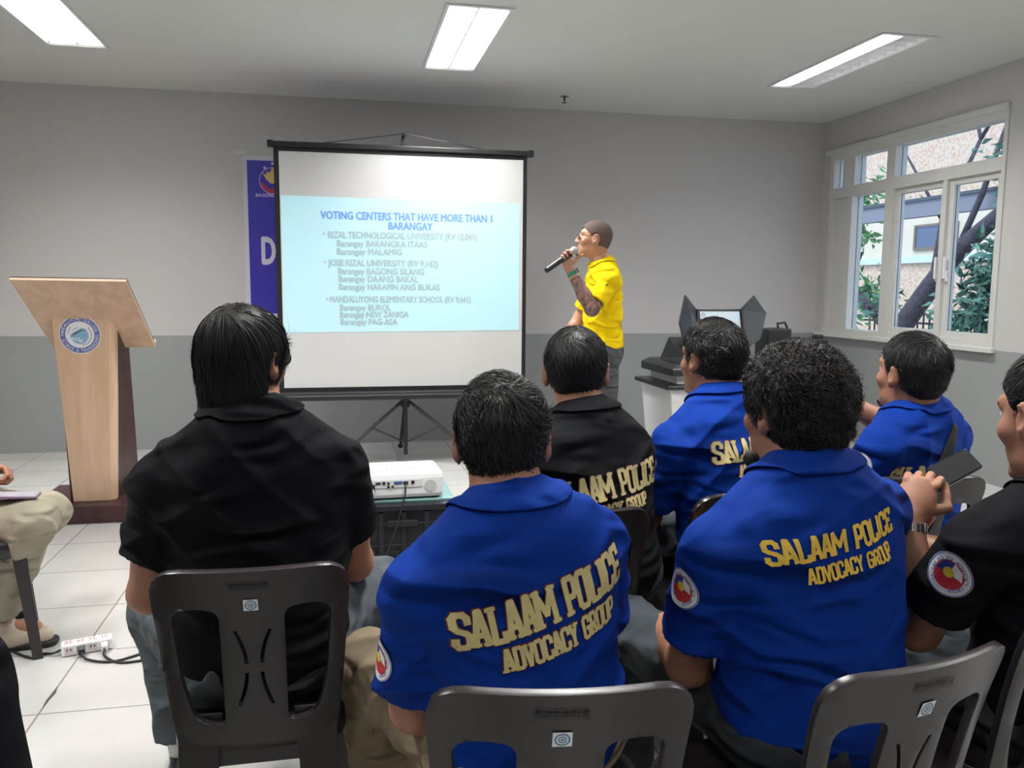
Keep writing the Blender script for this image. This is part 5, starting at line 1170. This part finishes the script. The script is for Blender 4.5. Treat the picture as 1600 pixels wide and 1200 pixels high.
def glasses(pr, raise_=0, tilt=0, m=METAL, r=.021, sx_=.033):
    Hc, R, s = pr['Hc'], pr['R'], pr['hs']
    def wv(a):
        a = np.array(a, float)
        if tilt:
            c, d = math.cos(tilt), math.sin(tilt); y, z = a[1], a[2]; a = np.array([a[0], y*c-z*d, y*d+z*c])
        return Hc+s*(R.T @ (a+np.array([0, 0, raise_])))
    m_ = MB()
    for q in (-1, 1):
        ring = [wv((q*sx_+r*1.15*math.cos(t), .106-.25*abs(abs(q*sx_+r*math.cos(t))-.03), .010+r*.85*math.sin(t))) for t in np.linspace(0, 2*PI, 20, endpoint=False)]
        m_.tube(ring, .0016, 6, closed=True)
        m_.tube([wv((q*(sx_+r*1.15), .100, .016)), wv((q*.078, .06, .018)), wv((q*.084, -.005, .016)), wv((q*.080, -.03, -.006))], .0016, 6)
    m_.tube([wv((-.012, .107, .014)), wv((0, .112, .018)), wv((.012, .107, .014))], .0016, 6)
    g = m_.build('eyeglasses', m, pr['body'], smooth=True)
    for q in (-1, 1):
        l = MB(); n = 16; P0 = [wv((q*sx_+r*1.1*math.cos(t), .1055-.25*abs(abs(q*sx_+r*math.cos(t))-.03), .010+r*.8*math.sin(t))) for t in np.linspace(0, 2*PI, n, endpoint=False)]
        l.add(P0, [tuple(range(n))]); l.build('lens', mat('clear_lens', (.8, .85, .9, 1), .02, trans=.9), g)
    return g
glasses(P1, r=.023); glasses(P2, raise_=-.012, tilt=.72, m=mat('tortoise_frame', (.10, .07, .06, 1), .25)); glasses(P9, m=mat('dark_glasses_frame', (.03, .012, .012, 1), .3), r=.02)
def goatee(pr, pts, m=HAIR, nm='beard'):
    Hc, R, s = pr['Hc'], pr['R'], pr['hs']; pr_ = [RC(Hc+s*(R.T @ np.array(a[:3])), Hc+s*(R.T @ np.array(b[:3])), a[3]*s, b[3]*s, .01) for a, b in zip(pts[:-1], pts[1:])]
    v, q = isosurf(pr_, .004, disp=lambda x, y, z: .0012*np.sin(x*400)*np.sin(z*300+y*350)); link(nm, np_mesh(nm, v, q), m, pr['body'])
goatee(P9, [(-.018, .085, -.098, .008), (0, .094, -.102, .012), (.018, .085, -.098, .008)]); goatee(P6, [(-.02, .084, -.100, .010), (0, .090, -.106, .013), (.02, .084, -.100, .010)])
goatee(P5, [(-.05, .04, -.090, .012), (-.025, .080, -.105, .018), (0, .086, -.110, .018), (.025, .080, -.105, .018), (.05, .04, -.090, .012)])
# strap of the shoulder bag on P6
def strap(pr, a, b, w, m, n=26):
    vs = []; fs = []; A, B = np.array(a), np.array(b); f = pr['f']; side = unit(np.cross(unit(B-A), f))
    for i in range(n+1):
        p = lerp(A, B, i/n)
        for q in (-1, 1):
            c = p+side*q*w/2-f*.3; hit, no, _, d = pr['bvh'].ray_cast(Vector(c), Vector(f), .6)
            vs.append(np.array(hit)-f*.006 if hit is not None else p)
    fs = [(2*i, 2*i+1, 2*i+3, 2*i+2) for i in range(n)]
    o = link('bag_strap', np_mesh('bag_strap', vs, fs), m, pr['body']); md = o.modifiers.new('t', 'SOLIDIFY'); md.thickness = .004; md.offset = 1; return o
J = P6['J']; strap(P6, J['N']+P6['r']*.02-P6['u']*.005, J['N']-P6['r']*.17-P6['u']*.26, .036, mat('black_webbing', (.012, .012, .012, 1), .8))
# placket, buttons and logo of the yellow shirt
o = P9['J']['SL']+V(-.06, -.12, -.04); decal('chest_emblem', disc_geo(.009, 12, sy=.6), mat('emblem_green', (.03, .12, .05, 1), .7), P9['shirt'], P9['bvh'], o, (.93, -.35, 0), (0, 0, 1), .002, .01)
# microphone
W = P9['J']['WL']; md_ = unit(V(.155, .02, .105)); mc = W+unit(V(-.37, -.05, .93))*.088+unit(V(.25, -.95, .1))*.025-md_*.030
mic = empty('microphone', tuple(mc), 'black handheld microphone with a silver mesh head held by the standing speaker', 'microphone')
m = MB(); m.tube([mc-md_*.14, mc-md_*.12, mc-md_*.02, mc+md_*.055], [.016, .0175, .018, .022], 16); m.build('handle', BLK, mic, smooth=True)
m = MB(); m.tube([mc+md_*.055, mc+md_*.066], [.026, .026], 18); m.build('band', STEEL, mic)
m = MB(); m.ball(mc+md_*.085, .027, 16); m.build('mesh_head', mat('silver_mesh', (.42, .42, .42, 1), .5, metal=.5, bump=(500, 1, .002)), mic, smooth=True)
# watch of the speaker
def band(pr, side, t, r, w, m, name, parent=None, metal_links=False):
    E_, W_ = pr['J']['E'+side], pr['J']['W'+side]; d = unit(W_-E_); c = lerp(E_, W_, t); mb = MB(); mb.tube([c-d*w/2, c+d*w/2], r, 24); return mb.build(name, m, pr['body'] if parent is None else parent, smooth=False, bevel=.002)
b_ = band(P9, 'L', .90, .0315, .024, mat('green_watch_band', (.03, .25, .15, 1), .6), 'wristwatch')
E_, W_ = P9['J']['EL'], P9['J']['WL']; d = unit(W_-E_); c = lerp(E_, W_, .90); s_ = unit(np.cross(d, V(0, 1, 0))); s_ = s_ if s_[0] > 0 else -s_; s2 = unit(s_*.8+V(0, -.45, 0)); s2 = unit(s2-d*s2.dot(d))
m = MB(); m.box(c+s2*.034, (.034, .036, .012), [np.cross(d, s2), d, s2]); m.build('watch_case', STEEL, b_, bevel=.003); m = MB(); m.box(c+s2*.0405, (.028, .030, .002), [np.cross(d, s2), d, s2]); m.build('watch_display', DK, b_)
band(P9, 'L', .78, .0325, .010, mat('dark_bead_bracelet', (.05, .02, .03, 1), .5), 'bracelet')
# forearm tattoos as a raised-free sleeve of ink
TAT = mat('tattoo_ink', (.20, .12, .11, 1), .6); nt = TAT.node_tree; bs = nt.nodes['Principled BSDF']
n_ = nt.nodes.new('ShaderNodeTexNoise'); n_.inputs['Scale'].default_value = 15; n_.inputs['Detail'].default_value = 2; n_.inputs['Distortion'].default_value = 2; tc = nt.nodes.new('ShaderNodeTexCoord'); nt.links.new(tc.outputs['Object'], n_.inputs[0])
cr = nt.nodes.new('ShaderNodeValToRGB'); cr.color_ramp.elements[0].color = (.085, .07, .08, 1); cr.color_ramp.elements[0].position = .38; cr.color_ramp.elements[1].color = (.36, .17, .12, 1); cr.color_ramp.elements[1].position = .68; nt.links.new(n_.outputs[0], cr.inputs[0]); nt.links.new(cr.outputs[0], bs.inputs[0])
J = P9['J']; v, q = isosurf([RC(lerp(J['SL'], J['EL'], .72), J['EL'], .0435, .0425, .03), RC(J['EL'], lerp(J['EL'], J['WL'], .35), .0430, .0438, .02), RC(lerp(J['EL'], J['WL'], .35), lerp(J['EL'], J['WL'], .74), .0438, .034, .02)], .004); o = link('tattooed_forearm', np_mesh('tat', v, q), TAT, P9['body']); o['label'] = 'forearm covered in dark tattoos'
o = MB(); 
# steel watch of the man on the right
J = P7['J']; E_, W_ = J['EL'], J['WL']; d = unit(W_-E_)
wr = MB(); c = lerp(E_, W_, .90); a_ = unit(np.cross(d, V(0, 0, 1))); b2 = np.cross(d, a_)
for k in range(18):
    t = 2*PI*k/18; n1 = a_*math.cos(t)+b2*math.sin(t)*.86; t1 = unit(np.cross(d, n1)); wr.box(c+n1*.0325, (.0095, .019, .005), [t1, d, unit(n1)])
wo = wr.build('wristwatch', STEEL, P7['body'], bevel=.0012)
for k in range(18):
    pass
n1 = unit(V(-.75, -.35, .35)); n1 = unit(n1-d*n1.dot(d)); m = MB(); m.cyl(c+n1*.030, c+n1*.041, .0185, n=24); m.build('watch_case', STEEL, wo, bevel=.001); m = MB(); m.cyl(c+n1*.0411, c+n1*.0418, .015, n=24); m.build('watch_dial', mat('ivory_dial', (.66, .60, .48, 1), .4), wo)
# phone in a wrinkled dark case held by the man on the right
hc = W_+V(.105, .05, .070); pu_ = unit(V(.80, .10, .30)); pw_ = unit(V(-.25, .60, .60)); pw_ = unit(pw_-pu_*pw_.dot(pu_)); pn_ = np.cross(pu_, pw_)
ph = empty('phone', tuple(hc), 'dark phone in a glossy case held up by the man at the right edge', 'phone')
m = MB(); m.prism(rpoly([(-.01, -.026), (.105, -.026), (.105, .030), (-.01, .030)], .008), hc, pu_, pw_, pn_*.009); m.build('case', mat('dark_glossy_case', (.02, .03, .045, 1), .15), ph, bevel=.002)
m = MB(); m.prism(rpoly([(-.006, -.022), (.101, -.022), (.101, .026), (-.006, .026)], .006), hc+pn_*.0092, pu_, pw_, pn_*.0005); m.build('display', DK, ph)
# phone lying on the thigh of the man at the left edge
pc_ = V(-1.12, 3.13, .580)
ph = empty('phone', tuple(pc_), 'phone in a purple case lying on a pale khaki thigh', 'phone')
pu_ = unit(V(1, .08, -.06)); pw_ = unit(np.cross(V(0, 0, 1), pu_)); pn_ = np.cross(pu_, pw_)
m = MB(); m.prism(rpoly([(-.075, -.038), (.075, -.038), (.075, .038), (-.075, .038)], .01), pc_, pu_, pw_, pn_*.009); m.build('case', mat('purple_case', (.20, .13, .20, 1), .4), ph, bevel=.002)
m = MB(); m.prism(rpoly([(-.07, -.034), (.07, -.034), (.07, .034), (-.07, .034)], .008), pc_+pn_*.009, pu_, pw_, pn_*.0006); m.build('display', mat('pale_display', (.42, .40, .46, 1), .15), ph)

m = MB(); m.ball(V(-1.175, 3.0, .475), (.042, .018, .055), 20); tag(m.build('pouch', mat('red_fabric', (.55, .01, .04, 1), .7), smooth=True), 'small red pouch at the left edge against the khaki trousers', 'pouch')
